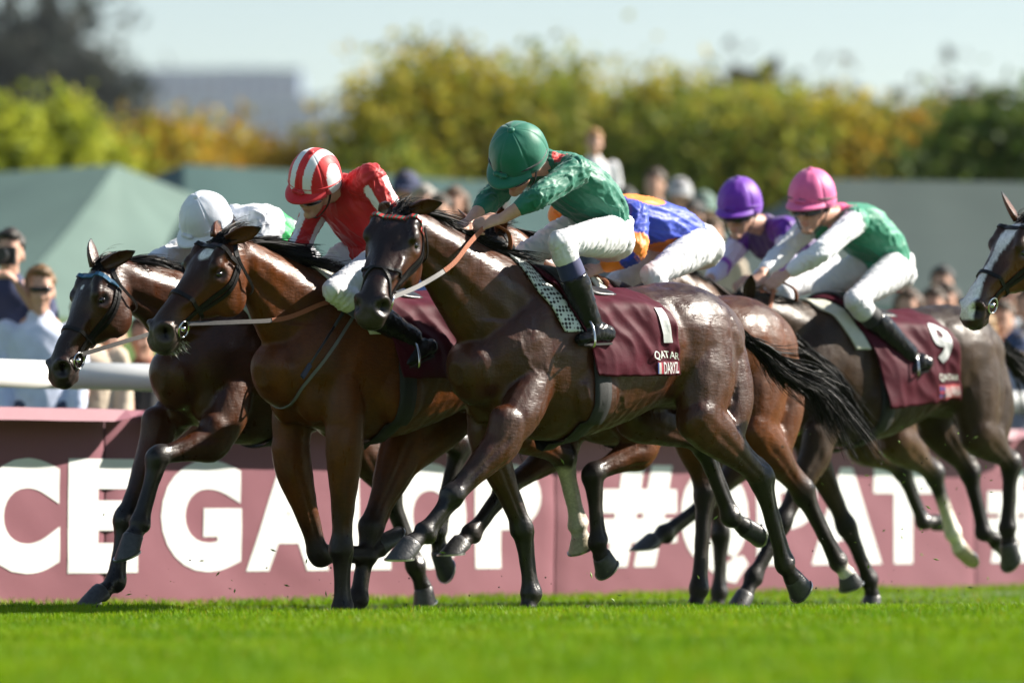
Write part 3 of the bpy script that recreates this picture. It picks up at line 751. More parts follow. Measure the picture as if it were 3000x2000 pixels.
# ================================================================== horses
class Frame:
    """upright frame of a horse: x forward, y to its left, z up, origin on the turf under the withers"""
    def __init__(s, O, ang, zg=-0.05):
        s.O = V((O[0], O[1], zg)); s.rz = pi + radians(ang)
        s.M = Matrix.Translation(s.O) @ Matrix.Rotation(s.rz, 4, 'Z'); s.I = s.M.inverted()
        s.lat = V((-sin(s.rz), cos(s.rz), 0))
    def L(s, px, py, v=0.0):
        r = ray(px, py); k = (v - (CAM - s.O).dot(s.lat)) / r.dot(s.lat)
        return s.I @ (CAM + r * k)
    def dirc(s, r, u, t):               # direction given as right / up / toward the camera
        return (s.I.to_3x3() @ V((r, -t, u))).normalized()

TR = [(-1.17, 1.20, .11, .12, .15), (-1.06, 1.245, .205, .21, .25), (-.86, 1.27, .265, .275, .31), (-.62, 1.26, .262, .262, .30),
      (-.40, 1.23, .272, .255, .34), (-.18, 1.20, .28, .285, .372), (.02, 1.19, .26, .37, .385), (.18, 1.19, .235, .33, .36),
      (.34, 1.16, .20, .22, .29), (.46, 1.13, .13, .13, .18)]
HEAD = [(-.03, -.03, .055, .05, .06), (.05, -.035, .080, .085, .10), (.13, -.04, .098, .10, .125), (.20, -.045, .102, .10, .135), (.28, -.04, .078, .085, .115),
        (.36, -.03, .060, .066, .075), (.44, -.025, .052, .058, .058), (.50, -.030, .056, .056, .062), (.555, -.042, .064, .054, .064), (.600, -.058, .056, .040, .052)]

def hoof_mesh(B_, cor, sole, toe, r0=.050, r1=.068):
    ax = (sole - cor); ln = ax.length; ax.normalize()
    ln = min(ln, .078); sole = cor + ax * ln
    td = (toe - cor - ax * ln).normalized(); sd = ax.cross(td).normalized(); t0 = (td - ax * td.dot(ax)).normalized()
    dn = td.cross(sd); dn = dn if dn.dot(ax) > 0 else -dn
    mb = MB(); rings = []
    for q, (f, rr, sh) in enumerate(((-.12, .85, 0), (0, 1.0, 0), (.12, 1.03, .0), (.55, 1.0, .012), (.93, 1.0, .022), (1.0, .97, .024), (1.0, .80, .024), (.93, .70, .02))):
        c = cor + ax * (ln * f) + td * sh; tq = t0.lerp(td, max(0, min(1, f)) ** .7).normalized(); R = (r0 + (r1 - r0) * max(0, min(1, f))) * rr; rg = []
        for k in range(20):
            th = 2 * pi * k / 20; x = cos(th); y = sin(th)
            rx = R * (1.08 if x > 0 else .80)
            hl = (ax * (-.018) if (x < -.55 and f > .5) else V((0, 0, 0)))
            rg.append(c + tq * (rx * x) + sd * (R * .92 * y))
        rings.append(rg)
    mb.rings(rings)
    shoe = MB(); c = cor + ax * ln + td * .024
    pts = [c + td * (r1 * 1.06 * cos(a) if cos(a) > 0 else r1 * .80 * cos(a)) * .93 + sd * (r1 * .86 * sin(a)) for a in [radians(x) for x in range(-140, 141, 14)]]
    shoe.ribbon([q + dn * .003 for q in pts], [dn] * len(pts), .018, .008)
    return mb, shoe

def leg_ctrl(kind, J, s):
    l = lambda a, b, t: a.lerp(b, t)
    if kind == 'F':
        E, K, F, C = J
        R = [(E + V((0.0, 0, .06)) * s, .074, .105, .104), (l(E, K, .12), .072, .096, .098), (l(E, K, .35), .064, .076, .079), (l(E, K, .62), .051, .054, .059), (l(E, K, .84), .047, .047, .050),
             (l(E, K, .95), .058, .058, .052), (l(K, F, .06), .058, .062, .058), (l(K, F, .20), .043, .042, .054), (l(K, F, .45), .033, .034, .050), (l(K, F, .80), .034, .034, .053),
             (F, .049, .049, .068), (l(F, C, .5), .037, .036, .040), (C, .047, .048, .045)]
    else:
        St, H, F, C = J
        R = [(St, .095, .128, .13), (l(St, H, .2), .092, .122, .132), (l(St, H, .45), .080, .094, .110), (l(St, H, .75), .053, .058, .076), (l(St, H, .92), .052, .054, .080),
             (H, .060, .064, .082), (l(H, F, .10), .053, .055, .070), (l(H, F, .22), .041, .042, .055), (l(H, F, .50), .036, .037, .052), (l(H, F, .82), .036, .037, .055),
             (F, .050, .049, .068), (l(F, C, .5), .038, .037, .041), (C, .048, .049, .046)]
    return R

def build_horse(h):
    fr = Frame(h['O'], h.get('ang', 45), h.get('zg', -.05)); s = h.get('s', 1.02); L = fr.L
    root = empty('racehorse', fr.O, fr.rz, h['label'], 'horse', 'racehorses at full gallop')
    B = Body(); dz = h.get('dz', 0.0); pit = h.get('pitch', 0.0)
    tp = lambda u, v, w: V((u * s, v * s, w * s + dz + pit * u))
    B.loft('trunk', [(tp(u, 0, w), a * s, t * s, b * s) for (u, w, a, t, b) in TR], n=28, p=.92)
    # muscles on the trunk
    for sd in (1, -1):
        B.ball(tp(.33, sd * .085, 1.04), (.10 * s, .085 * s, .16 * s))
        B.loft('shoulder', [(tp(-.03, sd * .13, 1.42), .06, .10, .10), (tp(.10, sd * .165, 1.28), .075, .12, .12), (tp(.21, sd * .165, 1.12), .065, .10, .10)], n=14)
        B.loft('croup', [(tp(-.55, sd * .11, 1.35), .09, .09, .1), (tp(-.80, sd * .14, 1.34), .115, .12, .14), (tp(-1.04, sd * .12, 1.25), .095, .115, .12)], n=14)
        B.ball(tp(-.08, sd * .20, 1.05), (.16 * s, .085 * s, .17 * s))
        B.ball(tp(-.60, sd * .18, 1.39), (.05 * s, .045 * s, .045 * s))
    # neck
    poll = L(*h['poll']); muz = L(*h['muzzle'])
    X = (muz - poll); hl = X.length; X.normalize()
    Z = V((0, 0, 1)); Z = (Z - X * Z.dot(X)).normalized()
    if h.get('roll'): Z = Matrix.Rotation(radians(h['roll']), 3, X) @ Z
    Y = Z.cross(X); hs = hl / .60 * h.get('hs', 1.0)
    hs_l = hl / .615; wz = s * h.get('hw', 1.12)
    M = Matrix(((X.x * hs_l, Y.x * wz, Z.x * wz, poll.x), (X.y * hs_l, Y.y * wz, Z.y * wz, poll.y), (X.z * hs_l, Y.z * wz, Z.z * wz, poll.z), (0, 0, 0, 1)))
    N0 = tp(.06, 0, 1.27); N1 = M @ V((.0, 0, -.055))
    bow = h.get('bow', .03)
    up = V((0, 0, 1))
    nk = []
    for t, a, tt, bb in ((0, .20, .27, .32), (.16, .170, .235, .29), (.32, .145, .20, .25), (.55, .112, .155, .205), (.78, .088, .125, .145), (.93, .080, .10, .125), (1.0, .070, .085, .12)):
        p_ = N0.lerp(N1, t) + up * (bow * sin(pi * t)); nk.append((p_, a * s, tt * s, bb * s * (1 + (h.get('neckdeep', 1.0) - 1) * sin(pi * min(1, t + .12)))))
    neck = B.loft('neck', nk, n=22, k=6)
    # head
    B.loft('head', [(V((t, 0, z)), a, tt, bb) for (t, z, a, tt, bb) in HEAD], n=20, k=5, p=.86, M=M)
    for sd in (1, -1):
        B.ball((.20, sd * .058, -.105), (.105, .036, .088), M=M)                # cheek
        B.ball((.160, sd * .088, .030), (.046, .020, .024), M=M)                 # brow bone
        B.ball((.30, sd * .058, -.004), (.12, .018, .018), M=M)                 # facial crest
        B.ball((.552, sd * .044, -.020), (.046, .026, .038), M=M)               # nostril wing
        B.ball((.10, sd * .07, .035), (.06, .028, .032), M=M)
    B.ball((.555, 0, -.098), (.038, .036, .026), M=M)                           # lower lip and chin
    B.ball((.47, 0, -.088), (.10, .030, .020), M=M)
    # legs
    feet = []; lc = {}
    for k in ('LF', 'RF', 'LH', 'RH'):
        J = [L(*q) for q in h[k]]
        kind = k[1]; sd = 1 if k[0] == 'L' else -1
        J4 = J[:4]
        ct = leg_ctrl(kind, J4, s)
        if kind == 'F':
            SP = tp(.225, sd * .16, 1.08)
            B.loft('arm' + k, [(SP, .070, .095, .10), (SP.lerp(J4[0], .5), .080, .105, .115), (J4[0] + V((0, 0, .03)), .07, .09, .095)], n=14)
        else:
            hip = tp(-.86, sd * .15, 1.27); bt = tp(-1.07, sd * .12, 1.22)
            B.loft('thigh' + k, [(hip, .115, .20, .21), (hip.lerp(J4[0], .5) + V((-.02, 0, 0)), .115, .185, .20), (J4[0].lerp(J4[1], .06), .085, .125, .125)], n=16)
            mid = J4[0].lerp(J4[1], .42) + V((-.035, 0, .01))
            B.loft('ham' + k, [(bt, .085, .10, .09), (bt.lerp(mid, .45) + V((-.03, 0, -.02)), .092, .12, .11), (mid, .062, .072, .075)], n=14)
            hk = J4[1]; g = (J4[0] - J4[1]).normalized()
            cn = (J4[2] - J4[1]).normalized()
            back = (-(g + cn) * 1.0); back = back.normalized() if back.length > .05 else V((-1, 0, 0))
            if back.x > 0: back = V((-1, 0, 0))
            B.loft('hockpt' + k, [(hk + back * .03, .036, .040, .040), (hk + back * .060 + g * .060, .027, .031, .031), (hk + back * .045 + g * .15, .015, .020, .020)], n=10)
        B.loft(k, ct, n=14, k=4)
        feet.append((k, J[3], J[4], J[5])); lc[k] = J
    me = B.build('body', h.get('voxel', .011), smooth=4)
    co = getco(me); no = getno(me)
    # nostrils, eye sockets, mouth
    Mi = np.array(M.inverted()); hc = co @ Mi[:3, :3].T + Mi[:3, 3]
    disp = np.zeros(len(co)); nost = np.zeros(len(co)); soc = np.zeros(len(co))
    for sd in (1, -1):
        q = hc - np.array([.574, sd * .058, -.012])
        d = np.sqrt((q[:, 0] / .040) ** 2 + (q[:, 1] / .040) ** 2 + (q[:, 2] / .034) ** 2)
        nost = np.maximum(nost, 1 - nsst(.55, .98, d)); disp += -.040 * (1 - nsst(.35, 1.0, d)) + .006 * np.exp(-((d - 1.15) / .28) ** 2)
        q = hc - np.array([.178, sd * .106, -.006])
        d = np.sqrt((q[:, 0] / .036) ** 2 + (q[:, 1] / .04) ** 2 + (q[:, 2] / .026) ** 2)
        disp += -.006 * (1 - nsst(.3, 1.0, d)) + .004 * np.exp(-((d - 1.2) / .3) ** 2); soc = np.maximum(soc, 1 - nsst(.7, 1.3, d))
    mouth = np.exp(-((hc[:, 2] + .078) / .006) ** 2) * nsst(.44, .48, hc[:, 0]) * (np.abs(hc[:, 1]) < .09)
    disp -= mouth * .006
    # flesh: ripple and rib shading relief
    lid, t, ang, nd = B.classify(co); I = B.ids; nm = {v: k for k, v in I.items()}
    onb = np.isin(lid, [I['trunk'], I['shoulder'], I['neck'], I['croup']])
    n1 = vnoise(co, 5.5, h['O'][0]); n2 = vnoise(co, 13.0, 3 + h['O'][0])
    disp += np.where(onb, .0045 * n1 + .003 * n2, .003 * n2 + .002 * n1)
    rib = np.sin((co[:, 0] / s * 1.0 + co[:, 2] * .25) * 2 * pi / .062)
    disp += .0008 * rib * ((lid == I['trunk']) & (co[:, 0] < -.12) & (co[:, 0] > -.55)) * nsst(1.35, 1.15, co[:, 2] / s)
    def groove(pts, wd, dp):
        d = np.full(len(co), 9.0); P2 = np.stack([(co[:, 0]) / s, (co[:, 2] - dz - pit * co[:, 0]) / s], 1)
        for a_, b2 in zip(pts[:-1], pts[1:]):
            a_ = np.array(a_); b2 = np.array(b2); ab = b2 - a_; tt = np.clip(((P2 - a_) @ ab) / (ab @ ab), 0, 1); d = np.minimum(d, np.linalg.norm(P2 - a_ - tt[:, None] * ab, axis=1))
        return -dp * np.exp(-(d / wd) ** 2) * (np.abs(co[:, 1]) > .07)
    gb_ = onb | np.isin(lid, [v for k_, v in I.items() if k_.startswith(('arm', 'thigh', 'ham'))])
    disp += gb_ * (groove([(.0, 1.50), (.14, 1.36), (.27, 1.18)], .035, .005) + groove([(-.12, 1.44), (-.09, 1.25), (-.02, 1.06)], .05, .007) + groove([(-.60, 1.42), (-.655, 1.25), (-.60, 1.06)], .04, .012)
                   + groove([(-.97, 1.38), (-1.0, 1.2), (-.98, 1.02)], .022, .009))
    isn = lid == I['neck']
    for a0, dp in ((-.62, -.010), (.15, .006), (.85, -.004)):
        for aa in (a0, pi - a0 if a0 >= 0 else -pi - a0):
            disp += isn * dp * np.exp(-((ang - aa) / .2) ** 2) * nsst(.98, .7, t)
    for k_ in ('LF', 'RF', 'LH', 'RH'):
        ml_ = lid == I[k_]; lo_, hi_ = (.48, .80) if k_[1] == 'F' else (.46, .80)
        for aa in (-.45, -pi + .45): disp -= ml_ * .0065 * np.exp(-((ang - aa) / .28) ** 2) * nsst(lo_ - .03, lo_ + .03, t) * nsst(hi_ + .03, hi_ - .03, t)
        for aa in (.35, pi - .35, -.75, -pi + .75): disp -= ml_ * .006 * np.exp(-((ang - aa) / .16) ** 2) * nsst(.03, .1, t) * nsst(.40, .30, t)
    if h.get('veins'):
        vr = random.Random(4)
        for k_ in range(h['veins']):
            u_, w0 = vr.uniform(-.45, .34), vr.uniform(.82, 1.3); dr = vr.uniform(0, 2 * pi); pp = [(u_, w0)]
            for _ in range(vr.randint(5, 10)):
                dr += vr.gauss(0, .7); u_ += cos(dr) * .03; w0 += sin(dr) * .03; pp.append((u_, w0))
            disp += (co[:, 1] > .05) * (-groove(pp, .0075, .0032)) * (lid != I['head'])
    co2 = co + no * disp[:, None]
    setco(me, co2)
    # coat colours
    base = np.array(h['coat']); dark = np.array(h.get('dark', (.009, .008, .008))); mid = np.array(h.get('mid', base * .62))
    col = np.tile(base, (len(co), 1))
    w_ = co[:, 2] / s
    # darker topline
    f = nsst(1.30, 1.52, w_) * (lid == I['trunk']) * .55
    col = col * (1 - f[:, None]) + mid * f[:, None]
    f = np.clip(.5 + .5 * n1, 0, 1) * .35
    col = col * (1 - f[:, None]) + mid * f[:, None]
    # dark points: legs
    for k in ('LF', 'RF', 'LH', 'RH'):
        m_ = lid == I[k]
        a, b_ = ((.14, .40) if k[1] == 'F' else (.10, .42))
        f = nsst(a, b_, t + .05 * n2) * m_ * h.get('legdark', .96)
        col = col * (1 - f[:, None]) + dark * f[:, None]
        if k in h.get('socks', {}):
            t0, cc = h['socks'][k]
            f = nsst(t0 - .03, t0 + .05, t + .05 * n2) * m_
            col = col * (1 - f[:, None]) + np.array(cc) * f[:, None]
    # muzzle, eye rims, nostril
    ishead = lid == I['head']
    f = nsst(.40, .56, hc[:, 0] + .03 * n2) * ishead * h.get('muzdark', .85)
    col = col * (1 - f[:, None]) + np.array(h.get('muzcol', (.022, .017, .016))) * f[:, None]
    f = np.clip(soc * .8, 0, 1) * ishead
    col = col * (1 - f[:, None]) + dark * f[:, None]
    f = nost * ishead; col = col * (1 - f[:, None]) + np.array((.002, .0015, .0015)) * f[:, None]
    f = mouth * ishead * .8; col = col * (1 - f[:, None]) + dark * f[:, None]
    f = nsst(-.03, .045, hc[:, 2] + .02 * n2) * ishead * .85  # front of face darkened: its shade painted in, besides a bay's darker face
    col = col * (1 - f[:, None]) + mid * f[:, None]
    mk = h.get('mark')
    if mk == 'star':
        q = np.sqrt(((hc[:, 0] - .125) / .048) ** 2 + ((hc[:, 1] - .018) / .030) ** 2); f = nsst(1.15, .8, q + .35 * n2) * (hc[:, 2] > .02) * ishead
        col = col * (1 - f[:, None]) + np.array((.75, .74, .72)) * f[:, None]
    if mk == 'dot':
        q = np.sqrt(((hc[:, 0] - .15) / .014) ** 2 + ((hc[:, 1]) / .010) ** 2); f = nsst(1.2, .8, q) * (hc[:, 2] > .02) * ishead
        col = col * (1 - f[:, None]) + np.array((.7, .7, .7)) * f[:, None]
    if mk == 'blaze':
        wd = .030 + .012 * np.sin(hc[:, 0] * 14) + .008 * n2
        f = nsst(1.1, .9, np.abs(hc[:, 1] - .005) / wd) * (hc[:, 2] > -.03) * nsst(.02, .06, hc[:, 0]) * ishead
        col = col * (1 - f[:, None]) + np.array((.78, .77, .75)) * f[:, None]
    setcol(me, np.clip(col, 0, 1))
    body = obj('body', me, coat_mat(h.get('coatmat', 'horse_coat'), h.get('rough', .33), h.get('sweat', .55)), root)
    # eyes
    for sd in (1, -1):
        eb = Body(); eb.ball((0, 0, 0), (.023, .020, .018))
        em = eb.mb.mesh('eye'); c = M @ V((.180, sd * .0845, -.006))
        for v_ in em.vertices: v_.co = v_.co + c
        obj('eye', em, pmat('horse_eye', (.008, .006, .006), .06, spec=.8), root)
    # ears
    ed = h.get('ear', ((-.45, .55, .75), (-.45, -.55, .75)))
    for sd, d in zip((1, -1), ed):
        d = V(d).normalized(); b0 = V((.0, sd * .052, .035)); eb = Body()
        el = h.get('earlen', .145)
        face = V((.4, sd * .7, .1)); face = (face - d * face.dot(d)).normalized(); sdv = d.cross(face)
        rings = []
        for f, ww, cup in ((-.12, .022, .016), (.08, .027, .018), (.3, .034, .014), (.55, .033, .010), (.78, .022, .006), (.93, .009, .003), (1.0, .002, .001)):
            c = b0 + d * el * f; rg = []
            for q in range(12):
                th = 2 * pi * q / 12; x = cos(th); y = sin(th)
                fz = (.35 * abs(x) * 1.8 - .5) if y > 0 else -.5
                rg.append(c + sdv * (ww * x) + face * ((cup * 1.2 * (abs(x) ** 1.5 - .35)) if y > 0 else (-cup * (1.0 - .2 * abs(x)))))
            rings.append([M @ q for q in rg])
        mb = MB(); mb.rings(rings); em = mb.mesh('ear'); ecol = np.tile(base * .75, (len(em.vertices), 1))
        ecol[-26:] = dark
        setcol(em, ecol)
        obj('ear', em, coat_mat(h.get('coatmat', 'horse_coat')), root)
    # hooves
    hm = pmat('hoof_horn', (.046, .045, .047), .38, var=.35, scale=60, bump=.25, bscale=90, spec=.5)
    sm = pmat('horseshoe_metal', (.45, .45, .46), .3, metal=1.0)
    pale = pmat('hoof_pale', (.42, .36, .25), .45, var=.25, scale=60, bump=.2)
    for (k, c, so, to) in feet:
        hb, sh = hoof_mesh(B, c, so, to)
        ho = obj('hoof', hb.mesh('hoof'), pale if k in h.get('palehoof', ()) else hm, root)
        obj('horseshoe', sh.mesh('horseshoe', False), sm, ho)
    # mane, forelock
    rng = random.Random(int(h['O'][0] * 100)); hairm = pmat(h.get('hairmat', 'black_hair'), h.get('haircol', (.008, .007, .007)), .5, spec=.2, var=.4, scale=40)
    mb = MB()
    def strand(p0, d0, ln, wd, curl, seg=5, bend=V((0, 0, 0))):
        p = V(p0); d = V(d0).normalized(); pts = [p.copy()]
        for i in range(seg):
            d = (d + bend * (1.0 / seg) + V((rng.uniform(-1, 1), rng.uniform(-1, 1), rng.uniform(-1, 1))) * curl).normalized()
            p = p + d * ln / seg; pts.append(p.copy())
        sd = d.cross(V((rng.uniform(-1, 1), rng.uniform(-1, 1), rng.uniform(-1, 1)))).normalized()
        n = len(pts); vs = []; fs = []
        for i, q in enumerate(pts):
            ww = wd * (1 - .85 * (i / (n - 1)) ** 1.5); vs += [q + sd * ww, q - sd * ww]
        for i in range(n - 1): fs.append((2 * i, 2 * i + 1, 2 * i + 3, 2 * i + 2))
        mb.add(vs, fs)
    nf = len(neck); md = h.get('mane', dict())
    msd = md.get('side', .25); ml = md.get('len', .15); lift = md.get('lift', .5)
    ncl = 46; cl = [(rng.uniform(.18, .985), rng.gauss(0, .22), rng.uniform(.3, .9), rng.uniform(.7, 1.25)) for _ in range(ncl)]
    for i in range(md.get('n', 900)):
        ck = cl[i % ncl]; t_ = min(.985, max(.16, ck[0] + rng.gauss(0, .012))); x = t_ * (nf - 1); k0 = int(x); f_ = x - k0
        c0 = neck[k0]; c1 = neck[min(k0 + 1, nf - 1)]
        c = c0[0].lerp(c1[0], f_); T = c0[1]; A = c0[2]; Bn = c0[3]; bt_ = c0[5] * (1 - f_) + c1[5] * f_
        root_p = c + Bn * (bt_ * rng.uniform(.9, 1.0)) + A * rng.gauss(0, .012)
        d = -T * .9 + Bn * (lift * ck[2]) + A * (msd + ck[1]) + V((rng.gauss(0, .07), rng.gauss(0, .07), rng.gauss(0, .07)))
        strand(root_p, d, ml * ck[3] * rng.uniform(.8, 1.15), .0032, .05, bend=V((-.6, 0, md.get('drop', -.6))) + A * (msd + ck[1]))
    obj('mane', mb.mesh('mane'), hairm, root)
    mb = MB(); R3 = M.to_3x3()
    fl = h.get('forelock', (-.6, .1, .6))
    for i in range(h.get('nforelock', 200)):
        p0 = M @ V((rng.uniform(-.03, .05), rng.gauss(0, .022), .045)); d = V((fl[0], fl[1], fl[2])) + V((rng.gauss(0, .2), rng.gauss(0, .22), rng.gauss(0, .2)))
        strand(p0, d, rng.uniform(.07, .17) * h.get('forelen', 1.0), .003, .2, bend=V((-1.3, 0, -.5)))
    if h.get('nforelock', 200): obj('forelock', mb.mesh('forelock'), hairm, root)
    # tail
    mb = MB()
    tr = tp(-1.15, 0, 1.36)
    pts = [tr] + [L(*q) for q in h['tail']] if 'tail' in h else [tr, tp(-1.28, 0, 1.34), tp(-1.5, .02, 1.2), tp(-1.7, 0, 1.02), tp(-1.85, .03, .85)]
    core = catmull(np.array([tuple(p) for p in pts]), 6); nc = len(core)
    spread = h.get('tailspread', .07)
    for i in range(h.get('ntail', 900)):
        if i % 16 == 0: oc = V((rng.gauss(0, 1), rng.gauss(0, 1), rng.gauss(0, 1))); oc2 = V((rng.gauss(0, 1), rng.gauss(0, 1), rng.gauss(0, 1))); wph = rng.uniform(0, 6.3); wam = rng.uniform(.004, .02); stc = rng.uniform(0, .35); enc = rng.uniform(.4, .8)
        o_ = oc + V((rng.gauss(0, 1), rng.gauss(0, 1), rng.gauss(0, 1))) * .16; o2 = oc2 + V((rng.gauss(0, 1), rng.gauss(0, 1), rng.gauss(0, 1))) * .16
        st = max(0, stc + rng.gauss(0, .02)); en = min(1.0, st + enc * rng.uniform(.85, 1.1)); m = 11; q = []
        for j in range(m):
            g = st + (en - st) * j / (m - 1); x = g * (nc - 1); k0 = min(int(x), nc - 2); f_ = x - k0
            c = V(core[k0]).lerp(V(core[k0 + 1]), f_)
            loc = (j / (m - 1))
            q.append(c + o_ * (.018 + spread * .55 * loc * (.35 + g)) * (.6 if j else 1) + o2 * (spread * .55 * loc ** 2) + V((0, 0, -.05 * loc ** 2 * g)) + V((0, .6, 1)) * (wam * loc * sin(loc * 9 + wph)) + V((rng.gauss(0, .002), rng.gauss(0, .002), rng.gauss(0, .002))))
        sd = V((rng.uniform(-1, 1), rng.uniform(-1, 1), rng.uniform(-1, 1))).normalized(); vs = []; fs = []
        for j, p in enumerate(q):
            ww = .0030 * (1 - .85 * (j / (m - 1)) ** 2); vs += [p + sd * ww, p - sd * ww]
        for j in range(m - 1): fs.append((2 * j, 2 * j + 1, 2 * j + 3, 2 * j + 2))
        mb.add(vs, fs)
    dk = [V(core[k_]) for k_ in range(0, nc // 2)]
    mb.tube(dk, [max(.008, .032 * (1 - i_ / (nc / 2))) for i_ in range(len(dk))], 8)
    obj('tail', mb.mesh('tail'), hairm, root)
    if h.get('whiskers'):
        mb = MB()
        for i in range(90):
            p0 = M @ V((rng.uniform(.50, .585), rng.gauss(0, .025), -.115)); strand(p0, R3 @ V((rng.uniform(-.5, .3), rng.gauss(0, .4), -1)), rng.uniform(.02, .045), .0016, .1, seg=3)
        obj('chin_whiskers', mb.mesh('chin_whiskers'), pmat('whiskers', (.45, .42, .38), .5), root)
    bv = BVHTree.FromPolygons([tuple(p) for p in co2], [tuple(p.vertices) for p in me.polygons])
    return dict(h=h, fr=fr, root=root, bvh=bv, M=M, neck=neck, s=s, tp=tp, poll=poll)

# ------------------------------------------------------------------ tack
def head_path(H, pts, off=.004, seg=6):
    """pts: (t, angle) round the head axis -> points on the skin and normals"""
    M = H['M']; P = []; N = []
    arr = catmull(np.array(pts, float), seg)
    for t, a in arr:
        c = V((t, 0, -.035)); d = V((0, sin(radians(a)), cos(radians(a))))
        o = M @ (c + d * .22); tgt = M @ c; dr = (tgt - o).normalized()
        loc, nrm, _, _ = H['bvh'].ray_cast(o, dr)
        if loc is None: loc = M @ (c + d * .1); nrm = -dr
        P.append(loc + (-dr) * off); N.append((nrm - dr).normalized())
    return P, N

def build_bridle(H, label, leather=(.010, .009, .009), brow=None, noseband='cavesson', brow_pat=None):
    fr = H['fr']; M = H['M']
    root = empty('bridle', fr.O, fr.rz, label, 'bridle', 'bridles')
    lm = pmat('bridle_leather_%d' % (int(leather[0] * 1000)), leather, .42, var=.25, scale=50, bump=.1, spec=.25)
    st = pmat('bit_steel', (.72, .72, .72), .16, metal=1.0, var=.05)
    def strap(name, pts, wid=.017, mat=None, off=.004, th=.006):
        P, N = head_path(H, pts, off); mb = MB(); mb.ribbon(P, N, wid, th); return obj(name, mb.mesh(name, False), mat or lm, root)
    bm = lm if brow is None else brow
    strap('browband', [(.065, -95), (.075, -50), (.085, 0), (.075, 50), (.065, 95)], .020, bm, .006, .008)
    strap('crownpiece', [(.065, 100), (.03, 70), (-.015, 40), (-.03, 0), (-.015, -40), (.03, -70), (.065, -100)], .022)
    for s_ in (1, -1):
        strap('cheekpiece', [(.06, s_ * 92), (.16, s_ * 101), (.30, s_ * 104), (.42, s_ * 108), (.475, s_ * 112)], .021)
        strap('cheekpiece', [(.06, s_ * 99), (.16, s_ * 109), (.28, s_ * 116), (.37, s_ * 116)], .018, off=.006)
    tl = [(.055, .098, -.01), (.075, .100, -.08), (.085, .080, -.155), (.09, .0, -.195), (.085, -.080, -.155), (.075, -.100, -.08), (.055, -.098, -.01)]
    P = [M @ V(p) for p in catmull(np.array(tl), 5)]; cen = M @ V((.07, 0, -.06)); mb = MB(); mb.ribbon(P, [(p - cen).normalized() for p in P], .013, .005); obj('throatlash', mb.mesh('throatlash', False), lm, root)
    if noseband == 'grakle':
        strap('noseband', [(.345, 95), (.37, 45), (.385, 0), (.37, -45), (.345, -95)], .013, th=.010)
        strap('noseband', [(.385, 15), (.43, 50), (.485, 85), (.51, 120), (.50, 160), (.50, 200), (.51, 240), (.485, 275), (.43, 310), (.385, 345)], .012, th=.010)
    else:
        strap('noseband', [(.365, a) for a in range(0, 361, 30)], .018, off=.005, th=.008)
    ends = []
    for s_ in (1, -1):
        P, N = head_path(H, [(.487, s_ * 114), (.49, s_ * 114)], .010); c = P[0]; n = N[0]
        a = (H['M'].to_3x3() @ V((1, 0, 0))).normalized(); a = (a - n * a.dot(n)).normalized(); b = n.cross(a)
        mb = MB(); ring = [c + (a * cos(2 * pi * k / 24) + b * sin(2 * pi * k / 24)) * .037 for k in range(25)]
        mb.tube(ring, .0045, 8, False); obj('bit_ring', mb.mesh('bit_ring'), st, root)
        mb = MB(); mb.tube([c - n * .03, c + n * .006], .012, 10); obj('bit_mouthpiece', mb.mesh('bit_mouthpiece'), pmat('bit_rubber', (.42, .55, .40), .5) if noseband == 'grakle' else st, root)
        ends.append((c - a * .034, n))
    return root, ends, st, lm

def rein(root, H, p0, p1, mids, nrm0, lm, grip=(.33, .10, .04), wid=.020, split=.45, name='rein'):
    pts = catmull(np.array([tuple(p0)] + [tuple(m) for m in mids] + [tuple(p1)]), 8); n = len(pts)
    nn = [V((0, 1, .35)) if nrm0.y > 0 else V((0, -1, .35))] * n
    k = max(2, int(n * split))
    mb = MB(); mb.ribbon([V(p) for p in pts[:k + 1]], nn[:k + 1], wid, .005); obj(name, mb.mesh(name, False), pmat('rein_leather', (.05, .044, .040), .38, var=.3, scale=70, spec=.6), root)
    gm = pmat('rein_rubber', grip, .7, var=.2, scale=300, bump=.5, bscale=500)
    mb = MB(); mb.ribbon([V(p) for p in pts[k:]], nn[k:], wid * 1.05, .008); obj('rein_grip', mb.mesh('rein_grip', False), gm, root)

